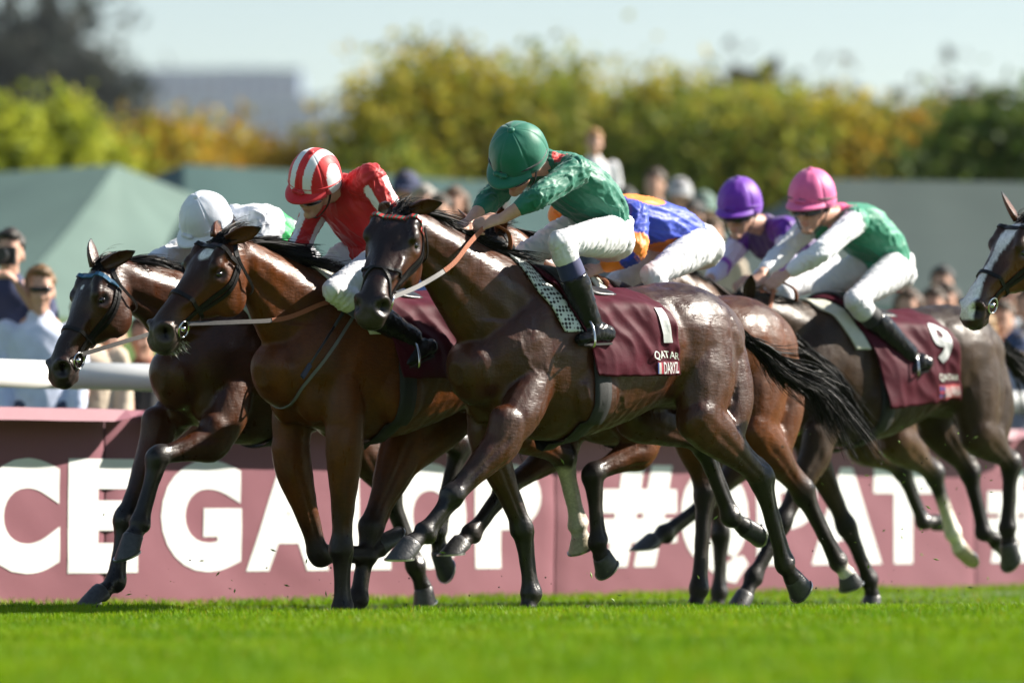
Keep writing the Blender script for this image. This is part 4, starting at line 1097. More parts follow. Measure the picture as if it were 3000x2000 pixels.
class Drape:
    """cloth lying on the horse: grid of (u along body, b = arc down the side) found by casting onto the coat"""
    def __init__(s, H, u0, u1, b0, b1, off=.014, nu=44, nb=56, flare=.0, wr=.006, skew=0.0, bulge=.0):
        s.u0, s.u1, s.b0, s.b1 = u0, u1, b0, b1; s.nu, s.nb = nu, nb; S = H['s']; s.P = np.zeros((nu, nb, 3)); tp = H['tp']
        for i in range(nu):
            fu = i / (nu - 1)
            for j in range(nb):
                fb = j / (nb - 1); b = b0 + (b1 - b0) * fb
                u = u0 + (u1 - u0) * fu + skew * (abs(b) / 100.0)
                c = tp(u, 0, 1.22); d = V((0, sin(radians(b)), cos(radians(b))))
                o = c + d * 1.2; loc, nrm, _, _ = H['bvh'].ray_cast(o, -d)
                if loc is None: loc = c + d * .3
                r = (loc - c).length
                rm = None
                for (ua, wa, aa, ta, ba), (ub, wb, ab_, tb, bb2) in zip(TR[:-1], TR[1:]):
                    if ua <= u <= ub:
                        q = (u - ua) / (ub - ua); wc = wa + (wb - wa) * q; A_ = (aa + (ab_ - aa) * q) * S * 1.22; B_ = ((ba + (bb2 - ba) * q)) * S * 1.10
                        if abs(b) > 95: rm = 1 / sqrt((d.y / A_) ** 2 + (d.z / (B_ + (1.22 - wc) * S)) ** 2)
                if rm: r = min(r, rm)
                s.P[i, j] = (u, b, r)
        R = s.P[:, :, 2].copy()
        for _ in range(10):                     # cloth bridges hollows
            Q = R.copy(); Q[1:-1, 1:-1] = (R[:-2, 1:-1] + R[2:, 1:-1] + R[1:-1, :-2] + R[1:-1, 2:]) / 4
            R = np.maximum(R, Q)
        for i in range(nu):
            for j in range(nb):
                u, b, _ = s.P[i, j]; c = tp(u, 0, 1.22); d = V((0, sin(radians(b)), cos(radians(b))))
                ab = abs(b)
                r = R[i, j] + off + flare * max(0, (ab - 55) / 50) ** 1.3
                if bulge: r += bulge * exp(-((ab - 62 - 9 * sin(u * 7)) / 13) ** 2) * sst(.10, -.25, u) * (.75 + .5 * noise.noise(V((u * 5, 0, 2))))
                q = c + d * r
                wv = wr * (noise.noise(V((u * 7 + b * .02, b * .05, 1.3))) + .8 * (1 - abs(noise.noise(V((u * 9 + b * .045, b * .03 - u * 4, 5.1)))) * 2) * (.3 + .7 * min(1, ab / 60)))
                s.P[i, j] = q + d * wv
    def S(s, fu, fb, off=0.0):
        x = min(max(fu, 0), 1) * (s.nu - 1); y = min(max(fb, 0), 1) * (s.nb - 1)
        i = min(int(x), s.nu - 2); j = min(int(y), s.nb - 2); a = x - i; b = y - j
        P = s.P; p00, p10, p01, p11 = P[i, j], P[i + 1, j], P[i, j + 1], P[i + 1, j + 1]
        p = p00 * (1 - a) * (1 - b) + p10 * a * (1 - b) + p01 * (1 - a) * b + p11 * a * b
        if off:
            n = np.cross(p10 - p00 + p11 - p01, p01 - p00 + p11 - p10); n /= (np.linalg.norm(n) + 1e-9)
            c = V((p[0], 0, p[2])); 
            if n[1] * (1 if p[1] > 0 else -1) < 0 and abs(p[1]) > .1: n = -n
            elif abs(p[1]) <= .1 and n[2] < 0: n = -n
            p = p + n * off
        return V(p)
    def mesh(s, name, th=.003, keep=None):
        vs = []; fs = []; nu, nb = s.nu, s.nb
        for lay in (0, 1):
            for i in range(nu):
                for j in range(nb): vs.append(s.S(i / (nu - 1), j / (nb - 1), -th if lay else 0.0))
        o = nu * nb
        for i in range(nu - 1):
            for j in range(nb - 1):
                if keep and not keep((i + .5) / (nu - 1), (j + .5) / (nb - 1)): continue
                a = i * nb + j; fs.append((a, a + 1, a + nb + 1, a + nb)); fs.append((o + a, o + a + nb, o + a + nb + 1, o + a + 1))
        for i in range(nu - 1):
            for j in (0, nb - 1):
                a = i * nb + j; fs.append((a, a + nb, o + a + nb, o + a))
        for j in range(nb - 1):
            for i in (0, nu - 1):
                a = i * nb + j; fs.append((a, a + 1, o + a + 1, o + a))
        mb = MB(); mb.add(vs, fs); return mb.mesh(name)
    def text(s, txt, fu, fb, hgt, wid, bold=.0, off=.006, rot=0.0, arc=0.0):
        """text laid on the left side, centred at (fu, fb); sizes in metres measured on the cloth"""
        vs, fs, w0, h0 = text_mesh(txt, 1.0, bold, sub=.07)
        e = .02
        du = (s.S(fu + e, fb) - s.S(fu - e, fb)).length / (2 * e); db = (s.S(fu, fb + e) - s.S(fu, fb - e)).length / (2 * e)
        out = []
        for p in vs:
            x = p.x / w0 * wid; y = p.y / h0 * hgt
            y += -arc * (x / wid * 2) ** 2
            xr = x * cos(rot) - y * sin(rot); yr = x * sin(rot) + y * cos(rot)
            out.append(s.S(fu + s.usign * xr / du, fb - yr / db, off))
        mb = MB(); mb.add(out, fs); return mb.mesh('lettering', False)
    usign = 1.0
    def panel(s, fu0, fu1, fb0, fb1, off=.002, n=14):
        vs = []; fs = []
        for lay in (0.0, -.0015):
            for i in range(n):
                for j in range(n): vs.append(s.S(fu0 + (fu1 - fu0) * i / (n - 1), fb0 + (fb1 - fb0) * j / (n - 1), off + lay))
        for i in range(n - 1):
            for j in range(n - 1):
                a = i * n + j; fs.append((a, a + 1, a + n + 1, a + n))
        mb = MB(); mb.add(vs[:n * n], fs); return mb.mesh('panel')
# ================================================================== people
SKIN = (.56, .32, .23)
def skin_mat(): return pmat('skin', SKIN, .5, attr='tint', var=.10, scale=40, bump=.08, bscale=120, spec=.4)

def head_lofts(B, M, beard=False):
    B.ball((-.005, 0, .035), (.098, .078, .098), M=M)
    B.loft('face', [(V((.012, 0, .06)), .070, .075, .07), (V((.022, 0, .0)), .068, .072, .06), (V((.03, 0, -.055)), .060, .062, .05), (V((.042, 0, -.10)), .043, .045, .04), (V((.055, 0, -.122)), .026, .028, .022)], side=(0, 1, 0), n=16, M=M)
    B.loft('nose', [(V((.086, 0, -.005)), .009, .012, .01), (V((.102, 0, -.035)), .012, .014, .012), (V((.106, 0, -.050)), .016, .013, .012)], n=10, M=M)
    B.ball((.088, 0, -.079), (.010, .024, .006), M=M); B.ball((.086, 0, -.090), (.010, .021, .006), M=M)
    for s in (1, -1):
        B.ball((.072, s * .036, -.040), (.022, .024, .022), M=M)
        B.ball((.082, s * .032, .018), (.016, .026, .010), M=M)
        B.ball((-.008, s * .080, -.022), (.020, .009, .034), M=M)
    B.ball((.078, 0, -.118), (.020, .024, .018), M=M)

def hand_lofts(B, w, f, back, sgn, sc=1.0, curl=1.0):
    """w wrist, f knuckle centre, back = outward normal of the back of the hand"""
    d = (f - w).normalized(); n = (back - d * back.dot(d)).normalized(); s = d.cross(n) * sgn
    f = w + d * .085 * sc
    B.loft('hand', [(w - d * .01, .026 * sc, .022 * sc, .020 * sc), (w.lerp(f, .45), .036 * sc, .016 * sc, .017 * sc), (f, .042 * sc, .014 * sc, .015 * sc)], side=tuple(s), n=12)
    for k, ln in enumerate((.90, 1.0, .95, .78)):
        o = f + s * (.033 - .022 * k) * sc; r = (.0095, .0098, .0092, .0082)[k] * sc; l = .040 * ln * sc
        p1 = o + d * l * .9 - n * l * .35 * curl; p2 = p1 + d * l * (.1) - n * l * .75 * curl; p3 = p2 - d * l * .62 * curl - n * l * .1
        B.loft('hand', [(o - d * .012, r * 1.05, r * 1.05), (p1, r * 1.06, r * 1.06), (p2, r, r), (p3, r * .85, r * .85)], side=tuple(s), k=4, n=8)
    tb = w.lerp(f, .35) + s * .034 * sc
    B.loft('hand', [(tb, .013 * sc, .013 * sc), (tb + s * .018 * sc + d * .022 * sc - n * .012 * sc, .0115 * sc, .0115 * sc), (tb + s * .008 * sc + d * .050 * sc - n * .026 * sc, .0105 * sc, .0105 * sc), (tb - s * .012 * sc + d * .060 * sc - n * .034 * sc, .008 * sc, .008 * sc)], side=tuple(n), k=4, n=8)

def cap_mesh(Mh, colf, peak=True, rx=.124, ry=.108, rz=.128, gath=.004, bow=True, top=0.0):
    """jockey's skull cap under a silk cover, plus its peak, in the head frame; colf(phi, th) -> colour"""
    mb = MB(); n, m = 150, 60; vs = []; fs = []; cols = []
    for j in range(m + 1):
        th = (pi * .60) * j / m
        for k in range(n):
            ph = 2 * pi * k / n
            g = -.0035 * exp(-(((ph * 6 / (2 * pi) + .5) % 1 - .5) / .04) ** 2) * sin(th) + gath * (sin(ph * 3 + 1) * .5 + sin(ph * 7 + 2.3 * th) * .35 + .6 * noise.noise(V((cos(ph) * 2.2, sin(ph) * 2.2, th * 2.5)))) * sin(th)
            r = 1.0
            x = rx * sin(th) * cos(ph); y = ry * sin(th) * sin(ph); z = rz * cos(th)
            nn = V((x / rx ** 2, y / ry ** 2, z / rz ** 2)).normalized()
            if th > pi * .55: nn_ = -.006 * (th - pi * .55) / (pi * .05)
            else: nn_ = 0
            p = V((x, y, z)) + nn * (g + nn_)
            p = V((p.x - .006, p.y, p.z + .022 + .10 * (x if x < 0 else 0) * (1 if th > 1.2 else 0) * 0))
            # lower at the back, higher over the brow
            if th > pi * .42: p.z += (.022 * cos(ph) - .012) * (th - pi * .42) / (pi * .18)
            vs.append(Mh @ p); cols.append(colf(ph, th))
    for j in range(m):
        for k in range(n):
            a = j * n + k; b = j * n + (k + 1) % n; fs.append((a, b, b + n, a + n))
    mb.add(vs, fs); me = mb.mesh('cap'); setcol(me, np.array(cols)); return me

def peak_mesh(Mh, ln=.062, z0=.002):
    mb = MB(); n = 20; rows = []
    for r in range(5):
        f = r / 4; row = []
        for k in range(n + 1):
            a = radians(-62 + 124 * k / n)
            rr = 1.0 + (ln / .12) * f * max(0, cos(a * 1.25)) ** .6
            x = .116 * rr * cos(a); y = .102 * (1 + .12 * f) * sin(a); z = z0 - .020 * f + .010 - .012 * abs(sin(a)) ** 2
            row.append((V((x - .004, y, z + .012)), V((x - .004, y, z + .005))))
        rows.append(row)
    vs = [Mh @ p[0] for r in rows for p in r] + [Mh @ p[1] for r in rows for p in r]; fs = []; w_ = n + 1; o = 5 * w_
    for r in range(4):
        for k in range(n):
            a = r * w_ + k; fs.append((a, a + 1, a + w_ + 1, a + w_)); fs.append((o + a, o + a + w_, o + a + w_ + 1, o + a + 1))
    for k in range(n):
        a = 4 * w_ + k; fs.append((a, a + 1, o + a + 1, o + a))
    mb.add(vs, fs); return mb.mesh('peak')

def fold(me, B, amp, ft, fa, seed, axis=1.0, fine=.32):
    co = getco(me); no = getno(me); lid, t, ang, nd = B.classify(co)
    Q = np.stack([t * ft + seed + np.cos(ang) * 1.3, np.cos(ang) * fa + lid * 3.1 + t * axis, np.sin(ang) * fa], 1)
    if 'torso' in B.ids:
        m_ = lid == B.ids['torso']; Q[m_] = np.stack([t * 3.2 + seed + co[:, 1] * 5, np.cos(ang) * 2.6 + t * 1.5, np.sin(ang) * 2.6 + seed], 1)[m_]
    r1 = np.clip(1 - np.abs(pnoise(Q)) * 2.6, 0, 1) ** 1.4; r2 = np.clip(1 - np.abs(pnoise(Q * 2.1 + 4.0)) * 2.6, 0, 1) ** 1.4
    d = r1 * 1.1 + r2 * fine * 1.6 + .5 * pnoise(Q * .6 + 9) - .5
    hem = np.ones(len(co))
    for k_, v_ in B.ids.items():
        if k_.startswith(('sleeve', 'kneec')): m_ = lid == v_; hem[m_] = nsst(1.0, .72, t[m_])
    setco(me, co + no * (d * amp * (.12 + .88 * hem))[:, None])
    return co, lid, t, ang

def build_jockey(H, j):
    fr = H['fr']; L = fr.L
    root = empty('person', fr.O, fr.rz, j['label'], 'person', 'jockeys')
    J = {k: L(*v) for k, v in j['j'].items()}
    # keep the anatomy believable: stretch-limit limbs towards their parents
    Fd = fr.dirc(*j['face']); Ud = fr.dirc(*j['up']); Ud = (Ud - Fd * Ud.dot(Fd)).normalized(); Ld = Ud.cross(Fd)
    hc = J['head']; hs = j.get('hs', 1.08)
    Mh = Matrix(((Fd.x * hs, Ld.x * hs, Ud.x * hs, hc.x), (Fd.y * hs, Ld.y * hs, Ud.y * hs, hc.y), (Fd.z * hs, Ld.z * hs, Ud.z * hs, hc.z), (0, 0, 0, 1)))
    B = Body(); head_lofts(B, Mh)
    nb = Mh @ V((-.03, 0, -.08)); nk = J['neck']
    B.loft('neck', [(nb, .052, .055), (nb.lerp(nk, .5), .052, .055), (nk, .062, .06)], n=14)
    spine = [J['pelvis'], J['waist'], J['chest'], J['neck']]
    B.loft('torso', [(spine[0], .10, .07), (spine[1], .09, .07), (spine[2], .12, .08), (spine[3], .06, .05)], n=16)
    for s, S in ((1, 'L'), (-1, 'R')):
        sh, el, wr, fi = J['sh' + S], J['el' + S], J['wr' + S], J['fi' + S]
        B.loft('arm', [(sh, .048, .048), (sh.lerp(el, .5), .042, .042), (el, .036, .036), (el.lerp(wr, .35), .038, .038), (wr, .026, .026)], n=12)
        hand_lofts(B, wr, fi, fr.dirc(*j.get('back' + S, (0, .7, .7))), s * j.get('thumb', 1))
        hp, kn, an = J['hip' + S], J['kn' + S], J['an' + S]
        B.loft('leg', [(hp, .06, .06), (hp.lerp(kn, .5), .05, .05), (kn, .035, .035), (kn.lerp(an, .4), .036, .036), (an, .025, .025)], n=12)
    me = B.build('body', .0075, smooth=2)
    co = getco(me); lid, t, ang, nd = B.classify(co)
    Mi = np.array(Mh.inverted()); hq = co @ Mi[:3, :3].T + Mi[:3, 3]
    col = np.tile(np.array(j.get('skin', SKIN)), (len(co), 1))
    lips = np.exp(-((hq[:, 2] + .084) / .011) ** 2) * (hq[:, 0] > .082) * (np.abs(hq[:, 1]) < .026)
    col = col * (1 - .6 * lips[:, None]) + np.array((.42, .14, .12)) * .6 * lips[:, None]
    hairz = nsst(-.02, -.035, hq[:, 0]) * nsst(-.075, -.05, hq[:, 2]) * (np.abs(hq[:, 1]) < .1) * (np.linalg.norm(hq, axis=1) < .17)
    col = col * (1 - hairz[:, None]) + np.array(j.get('hair', (.02, .014, .01))) * hairz[:, None]
    setcol(me, col)
    obj('body', me, skin_mat(), root)
    # jacket
    B = Body(); up_ = J['neck'] - J['pelvis']
    back = j.get('puff', .02)
    ctr = [(J['pelvis'].lerp(J['waist'], .35), .150, .10, .115), (J['waist'], .155, .105 + back, .10), (J['waist'].lerp(J['chest'], .5), .168, .115 + back, .11), (J['chest'], .172, .12 + back * .5, .11), (J['chest'].lerp(J['neck'], .62), .135, .095, .085), (J['neck'], .070, .066, .062)]
    B.loft('torso', ctr, n=26, k=6)
    for s, S in ((1, 'L'), (-1, 'R')):
        sh, el, wr = J['sh' + S], J['el' + S], J['wr' + S]; cw = el.lerp(wr, j.get('cuff', .55))
        B.loft('yoke', [(J['chest'].lerp(J['neck'], .55), .07, .075), (J['chest'].lerp(J['neck'], .5).lerp(sh, .6), .072, .078), (sh, .066, .070)], side=(1, 0, 0), n=14)
        B.loft('sleeve' + S, [(sh, .064, .068), (sh.lerp(el, .5), .056, .060), (el, .050, .054), (el.lerp(cw, .5), .050, .052), (cw, .040, .041)], n=16, k=7)
    me = B.build('jacket', j.get('jvox', .0088), smooth=4)
    co, lid, t, ang = fold(me, B, j.get('fold', .0085), 6.5, 1.25, j['seed'])
    nm = {v: k for k, v in B.ids.items()}
    setcol(me, j['silks'](nm, lid, t, ang, co, J))
    obj('jacket', me, pmat('silk', (1, 1, 1), .54, attr='tint', var=.06, scale=18, spec=.45, sheen=.15, bump=.18, bscale=22, stretch=(1, 1, 2.5)), root)
    # breeches
    B = Body(); wr_ = pmat('breeches', (.70, .70, .73), .68, var=.05, scale=20, bump=.12, bscale=40, spec=.3)
    B.loft('seat', [(J['waist'].lerp(J['pelvis'], .55), .125, .09, .09), (J['pelvis'], .155, .125, .115), (J['pelvis'] + (J['pelvis'] - J['waist']).normalized() * .07, .13, .10, .10)], n=20)
    for s, S in ((1, 'L'), (-1, 'R')):
        hp, kn, an = J['hip' + S], J['kn' + S], J['an' + S]
        B.loft('thigh' + S, [(hp, .088, .092, .104), (hp.lerp(kn, .35), .079, .080, .090), (hp.lerp(kn, .75), .063, .060, .066), (kn, .054, .052, .052)], n=18, k=7)
        B.loft('kneec' + S, [(kn.lerp(an, .0), .054, .056), (kn.lerp(an, .10), .057, .060), (kn.lerp(an, .20), .060, .063)], n=16, k=5)
    me = B.build('breeches', .0095, smooth=4)
    fold(me, B, j.get('bfold', .0065), 15.0, .55, j['seed'] + 5, axis=1.2)
    obj('breeches', me, wr_, root)
    # boots
    bm = pmat(j.get('bootname', 'boot_black'), j.get('boot', (.012, .012, .014)), .22, var=.3, scale=25, bump=.10, bscale=18, spec=.3)
    for s, S in ((1, 'L'), (-1, 'R')):
        kn, an, to, he = J['kn' + S], J['an' + S], J['to' + S], J['he' + S]
        B = Body(); t0 = j.get('boottop', .42)
        B.loft('shaft', [(kn.lerp(an, t0), .063, .066), (kn.lerp(an, .6), .061, .065), (kn.lerp(an, .85), .049, .054), (an, .046, .053)], n=16, round0=False)
        B.loft('foot', [(he + V((0, 0, .035)), .034, .045, .035), (he.lerp(to, .35) + V((0, 0, .045)), .043, .055, .042), (he.lerp(to, .7) + V((0, 0, .03)), .047, .036, .028), (to + V((0, 0, .02)), .038, .026, .02)], side=(0, 1, 0), n=16)
        me = B.build('boot', .008, smooth=3); fold(me, B, .003, 7, 1.2, 3.0 + s)
        bo = obj('boot', me, bm, root)
        mb = MB(); dirn = (an - kn).normalized()
        mb.ribbon([he + V((0, 0, -.004)), he.lerp(to, .5) + V((0, 0, -.004)), to + V((0, 0, -.002))], [V((0, 0, -1))] * 3, .06, .010)
        obj('sole', mb.mesh('sole', False), pmat('boot_sole', (.03, .028, .026), .6), bo)
        B = Body(); B.loft('sock', [(kn.lerp(an, .13), .053, .056), (kn.lerp(an, .3), .058, .061), (kn.lerp(an, t0 + .02), .0595, .0625)], n=16, round0=False, round1=False)
        so = B.build('stocking', .009, smooth=2)
        obj('stocking', so, pmat(j.get('sockname', 'sock_navy'), j.get('sock', (.022, .028, .11)), .75, var=.12, sheen=.2), root)
    # cap
    cm = pmat('cap_silk', (1, 1, 1), .52, attr='tint', var=.05, scale=30, spec=.35, sheen=.2, bump=.16, bscale=25)
    co_ = obj('cap', cap_mesh(Mh, j['cap'], gath=j.get('gath', .004)), cm, root)
    pk = peak_mesh(Mh); setcol(pk, np.tile(np.array(j['peak']), (len(pk.vertices), 1)))
    obj('peak', pk, cm, co_)
    mb = MB(); ring = [Mh @ V((.121 * cos(a) - .006, .107 * sin(a), .018 + .020 * cos(a))) for a in [2 * pi * k / 40 for k in range(41)]]
    mb.tube(ring, .0045, 6, False); bd = mb.mesh('band'); setcol(bd, np.tile(np.array(j.get('band', j['peak'])), (len(bd.vertices), 1)))
    obj('cap_band', bd, cm, co_)
    bb = Body(); bb.ball((-.006, 0, .150), (.016, .016, .008), M=Mh); kb = bb.build('button', .004, 1); setcol(kb, np.tile(np.array(j['peak']), (len(kb.vertices), 1))); obj('cap_button', kb, cm, co_)
    bb = Body(); bb.ball((.125, .015, .03), (.014, .020, .010), M=Mh); bb.ball((.125, -.015, .032), (.014, .018, .010), M=Mh); kb = bb.build('bow', .006, 2); setcol(kb, np.tile(np.array(j['peak']) * .9, (len(kb.vertices), 1)))
    obj('cap_bow', kb, cm, co_)
    # helmet harness and goggles
    blk = pmat('strap_black', (.012, .012, .013), .5)
    mb = MB()
    for s in (1, -1):
        P = [Mh @ V(p) for p in ((.015, s * .094, .02), (.02, s * .088, -.03), (.03, s * .070, -.085), (.05, s * .03, -.138), (.055, 0, -.145))]
        mb.ribbon([V(p) for p in catmull(np.array([tuple(p) for p in P]), 4)], [Mh.to_3x3() @ V((0, s, -.4))] * 17, .014, .004)
    obj('chin_strap', mb.mesh('chin_strap', False), blk, root)
    gl = pmat('goggle_lens', (.010, .010, .012), .08, spec=.9, coat=.5)
    gb = Body()
    for s in (1, -1): gb.loft('g', [(V((.104, s * .002, -.020)), .022, .022, .022), (V((.100, s * .034, -.020)), .024, .028, .028), (V((.076, s * .064, -.016)), .022, .025, .025)], side=(1, 0, 0), n=12, M=Mh)
    obj('goggles', gb.build('goggles', .005, 2), gl, root)
    mb = MB(); ring = [Mh @ V((.100 * cos(a) - .004, .090 * sin(a), .002 - .014 * cos(a))) for a in [radians(60 + 240 * k / 24) for k in range(25)]]
    mb.ribbon(ring, [(p - hc).normalized() for p in ring], .020, .004); obj('goggle_strap', mb.mesh('goggle_strap', False), blk, root)
    return root, J

def stirrup_and_saddle(H, J, label, pad=True, leather=(.015, .014, .014)):
    fr = H['fr']; tp = H['tp']
    root = empty('saddle', fr.O, fr.rz, label, 'saddle', 'racing saddles')
    lm = pmat('saddle_leather', leather, .4, var=.2, bump=.15, spec=.5)
    D = Drape(H, .10, -.26, -36, 36, off=.034, nu=16, nb=26, wr=0.0)
    obj('seat', D.mesh('seat', .012), lm, root)
    g = Drape(H, -.02, -.115, 50, 310, off=.012, nu=4, nb=60, wr=0.0)
    obj('girth', g.mesh('girth', .005), pmat('girth_webbing', (.016, .016, .017), .65, var=.3, scale=300, bump=.4, bscale=400), root)
    st = pmat('stirrup_steel', (.6, .6, .6), .2, metal=1.0)
    for S, s in (('L', 1), ('R', -1)):
        mid = J['he' + S].lerp(J['to' + S], .78); q = mid + V((0, 0, -.012))
        fwd = (J['to' + S] - J['he' + S]).normalized(); sd = fwd.cross(V((0, 0, 1))).normalized()
        pts = [q + sd * .055, q + sd * .060 + V((0, 0, .04)), q + sd * .042 + V((0, 0, .095)), q + V((0, 0, .125)), q - sd * .042 + V((0, 0, .095)), q - sd * .060 + V((0, 0, .04)), q - sd * .055, q, q + sd * .055]
        mb = MB(); mb.tube([V(p) for p in catmull(np.array([tuple(p) for p in pts]), 3)], .006, 8, False)
        so = obj('stirrup', mb.mesh('stirrup'), st, root)
        top = tp(-.12, s * .20, 1.42)
        mb = MB(); mb.ribbon([q + V((0, 0, .125)), q.lerp(top, .5) + V((0, s * .03, .06)), top], [V((0, s, 0))] * 3, .022, .005); obj('stirrup_leather', mb.mesh('stirrup_leather', False), lm, root)
    return root
# ================================================================== the runners
H1 = dict(O=(.163, 21.0), label='dark bay racehorse in front with green jockey, mouth on the bit', coat=(.062, .0165, .0045), mid=(.010, .0045, .003), s=1.02, voxel=.0088,
    poll=(1178, 632, .02), muzzle=(1074, 908, .19), bow=.02, roll=-6, hw=1.17, neckdeep=1.22, earlen=.115,
    LF=[(1490, 1275, .19), (1325, 1452, .14), (1245, 1556, .12), (1208, 1590, .115), (1180, 1642, .11), (1128, 1640, .11)],
    RF=[(1425, 1290, -.17), (1531, 1548, -.15), (1553, 1738, -.15), (1545, 1788, -.15), (1540, 1832, -.15), (1500, 1832, -.15)],
    LH=[(2040, 1215, .21), (2228, 1400, .17), (2298, 1655, .15), (2322, 1690, .15), (2352, 1712, .15), (2335, 1755, .15)],
    RH=[(1858, 1212, -.20), (2056, 1298, -.16), (2140, 1515, -.15), (2180, 1540, -.15), (2220, 1548, -.15), (2222, 1590, -.15)],
    tail=[(2215, 1015, 0), (2290, 1075, 0), (2390, 1120, 0), (2450, 1190, 0), (2520, 1290, .02)], ntail=1500, tailspread=.085,
    mane=dict(n=1500, side=-.10, len=.19, lift=.9, drop=-.45), veins=16, ear=((-.5, .75, -.05), (-.5, -.5, -.6)), forelock=(-.6, -.1, .8), nforelock=130, forelen=.7, sweat=.42, rough=.31)
H2 = dict(O=(-.725, 21.25), label='bright bay racehorse with white star and red and white jockey', coat=(.118, .031, .0045), mid=(.018, .006, .0025), s=1.02, voxel=.011, mark='star', whiskers=True, muzcol=(.05, .045, .042),
    poll=(668, 718, 0), muzzle=(436, 982, -.10), roll=-10, hw=1.2, neckdeep=1.3, bow=.0,
    LF=[(1010, 1300, .17), (1000, 1610, .13), (1000, 1778, .13), (995, 1826, .13), (990, 1868, .13), (950, 1868, .13)],
    RF=[(850, 1340, -.17), (935, 1625, -.15), (1075, 1630, -.15), (1110, 1605, -.15), (1150, 1588, -.15), (1160, 1560, -.15)],
    LH=[(1480, 1230, .2), (1650, 1340, .16), (1692, 1540, .15), (1700, 1570, .15), (1712, 1600, .15), (1690, 1615, .15)],
    RH=[(1200, 1260, -.2), (1085, 1540, -.16), (1045, 1755, -.15), (1030, 1805, -.15), (1020, 1848, -.15), (980, 1848, -.15)],
    socks={'LH': (.50, (.50, .45, .38))}, palehoof=('LH',), mane=dict(n=1700, side=.12, len=.23, lift=1.1, drop=-.35), ear=((-.75, .45, -.15), (-.75, -.5, -.1)), forelock=(-.9, .2, .5), nforelock=450, forelen=1.2, coatmat='horse_coat_bright', sweat=.30, rough=.34, legdark=.93)
H3 = dict(sweat=.22, O=(-1.255, 22.08), label='dark bay racehorse at the left with white capped jockey', coat=(.068, .019, .005), mid=(.010, .0045, .003), s=1.02, voxel=.012, mark='dot',
    poll=(312, 790, 0), muzzle=(142, 1098, -.05), bow=.03,
    RF=[(470, 1270, -.17), (365, 1520, -.14), (335, 1700, -.13), (300, 1735, -.13), (262, 1772, -.13), (222, 1780, -.13)],
    LF=[(640, 1290, .17), (462, 1335, .14), (405, 1535, .13), (392, 1568, .13), (382, 1635, .13), (345, 1640, .13)],
    LH=[(1140, 1230, .2), (1345, 1305, .16), (1278, 1560, .15), (1290, 1610, .15), (1310, 1660, .15), (1300, 1715, .15)],
    RH=[(1040, 1290, -.2), (1140, 1450, -.16), (1215, 1660, -.15), (1240, 1720, -.15), (1258, 1770, -.15), (1220, 1785, -.15)],
    mane=dict(n=1500, side=-.1, len=.19, lift=.8, drop=-.5), ear=((-.75, .35, -.35), (-.85, -.35, .3)), forelock=(-.8, .0, .6), nforelock=250)
H4 = dict(sweat=.22, O=(.494, 22.3), label='bay racehorse of the blue and orange jockey behind the winner', coat=(.118, .033, .006), mid=(.022, .008, .003), s=1.02, voxel=.013,
    poll=(1455, 690, 0), muzzle=(1340, 960, .0), bow=.02,
    RF=[(1660, 1300, -.16), (1480, 1430, -.14), (1378, 1560, -.13), (1355, 1588, -.13), (1335, 1620, -.13), (1290, 1625, -.13)],
    LF=[(1890, 1310, .17), (1735, 1385, .15), (1750, 1590, .15), (1762, 1625, .15), (1785, 1650, .15), (1765, 1685, .15)],
    LH=[(2200, 1250, .2), (2350, 1440, .16), (2455, 1650, .15), (2480, 1680, .15), (2503, 1705, .15), (2475, 1730, .15)],
    RH=[(2020, 1240, -.2), (2065, 1440, -.16), (2045, 1725, -.15), (2035, 1780, -.15), (2025, 1820, -.15), (1985, 1820, -.15)],
    socks={'LH': (.86, (.72, .68, .6))}, coatmat='horse_coat_bright', rough=.36)
H5 = dict(sweat=.22, O=(1.35, 25.08), label='brown racehorse of the purple jockey hidden among the pack', coat=(.085, .036, .013), mid=(.025, .012, .006), s=1.02, voxel=.014,
    poll=(1930, 800, 0), muzzle=(1830, 1050, .0),
    LF=[(2200, 1330, .17), (2075, 1465, .15), (1945, 1560, .14), (1915, 1585, .14), (1880, 1615, .14), (1835, 1612, .14)],
    RF=[(2080, 1330, -.17), (2110, 1560, -.15), (2105, 1735, -.15), (2100, 1775, -.15), (2095, 1808, -.15), (2060, 1808, -.15)],
    LH=[(2620, 1280, .2), (2735, 1390, .16), (2790, 1560, .15), (2810, 1600, .15), (2842, 1632, .15), (2850, 1660, .15)],
    RH=[(2520, 1290, -.2), (2640, 1375, -.16), (2705, 1530, -.15), (2735, 1528, -.15), (2770, 1515, -.15), (2775, 1545, -.15)],
    socks={'LH': (.66, (.72, .68, .58))}, palehoof=('LH',), rough=.4)
H6 = dict(sweat=.24, O=(1.714, 24.26), label='grey brown dappled racehorse number nine of the pink capped jockey', coat=(.050, .026, .013), mid=(.012, .008, .006), s=1.05, voxel=.013,
    poll=(2180, 885, 0), muzzle=(2075, 1130, .0), bow=.0, haircol=(.03, .028, .027), hairmat='grey_hair',
    LF=[(2400, 1310, .17), (2290, 1530, .14), (2205, 1690, .13), (2185, 1740, .13), (2170, 1780, .13), (2130, 1785, .13)],
    RF=[(2370, 1310, -.17), (2480, 1540, -.15), (2545, 1700, -.15), (2555, 1745, -.15), (2560, 1785, -.15), (2525, 1785, -.15)],
    LH=[(2860, 1260, .2), (2960, 1360, .17), (2950, 1545, .15), (2955, 1590, .15), (2970, 1650, .15), (2945, 1685, .15)],
    RH=[(2740, 1240, -.2), (2840, 1385, -.16), (2880, 1560, -.15), (2915, 1580, -.15), (2945, 1585, -.15), (2945, 1615, -.15)],
    rough=.38, coatmat='horse_coat_dull', mane=dict(n=900, side=.2, len=.12, lift=.4))
def _sh(L): return [(3440 + (x - 1605) * .92, 1512 + (y - 1512) * .92, v) for x, y, v in L]
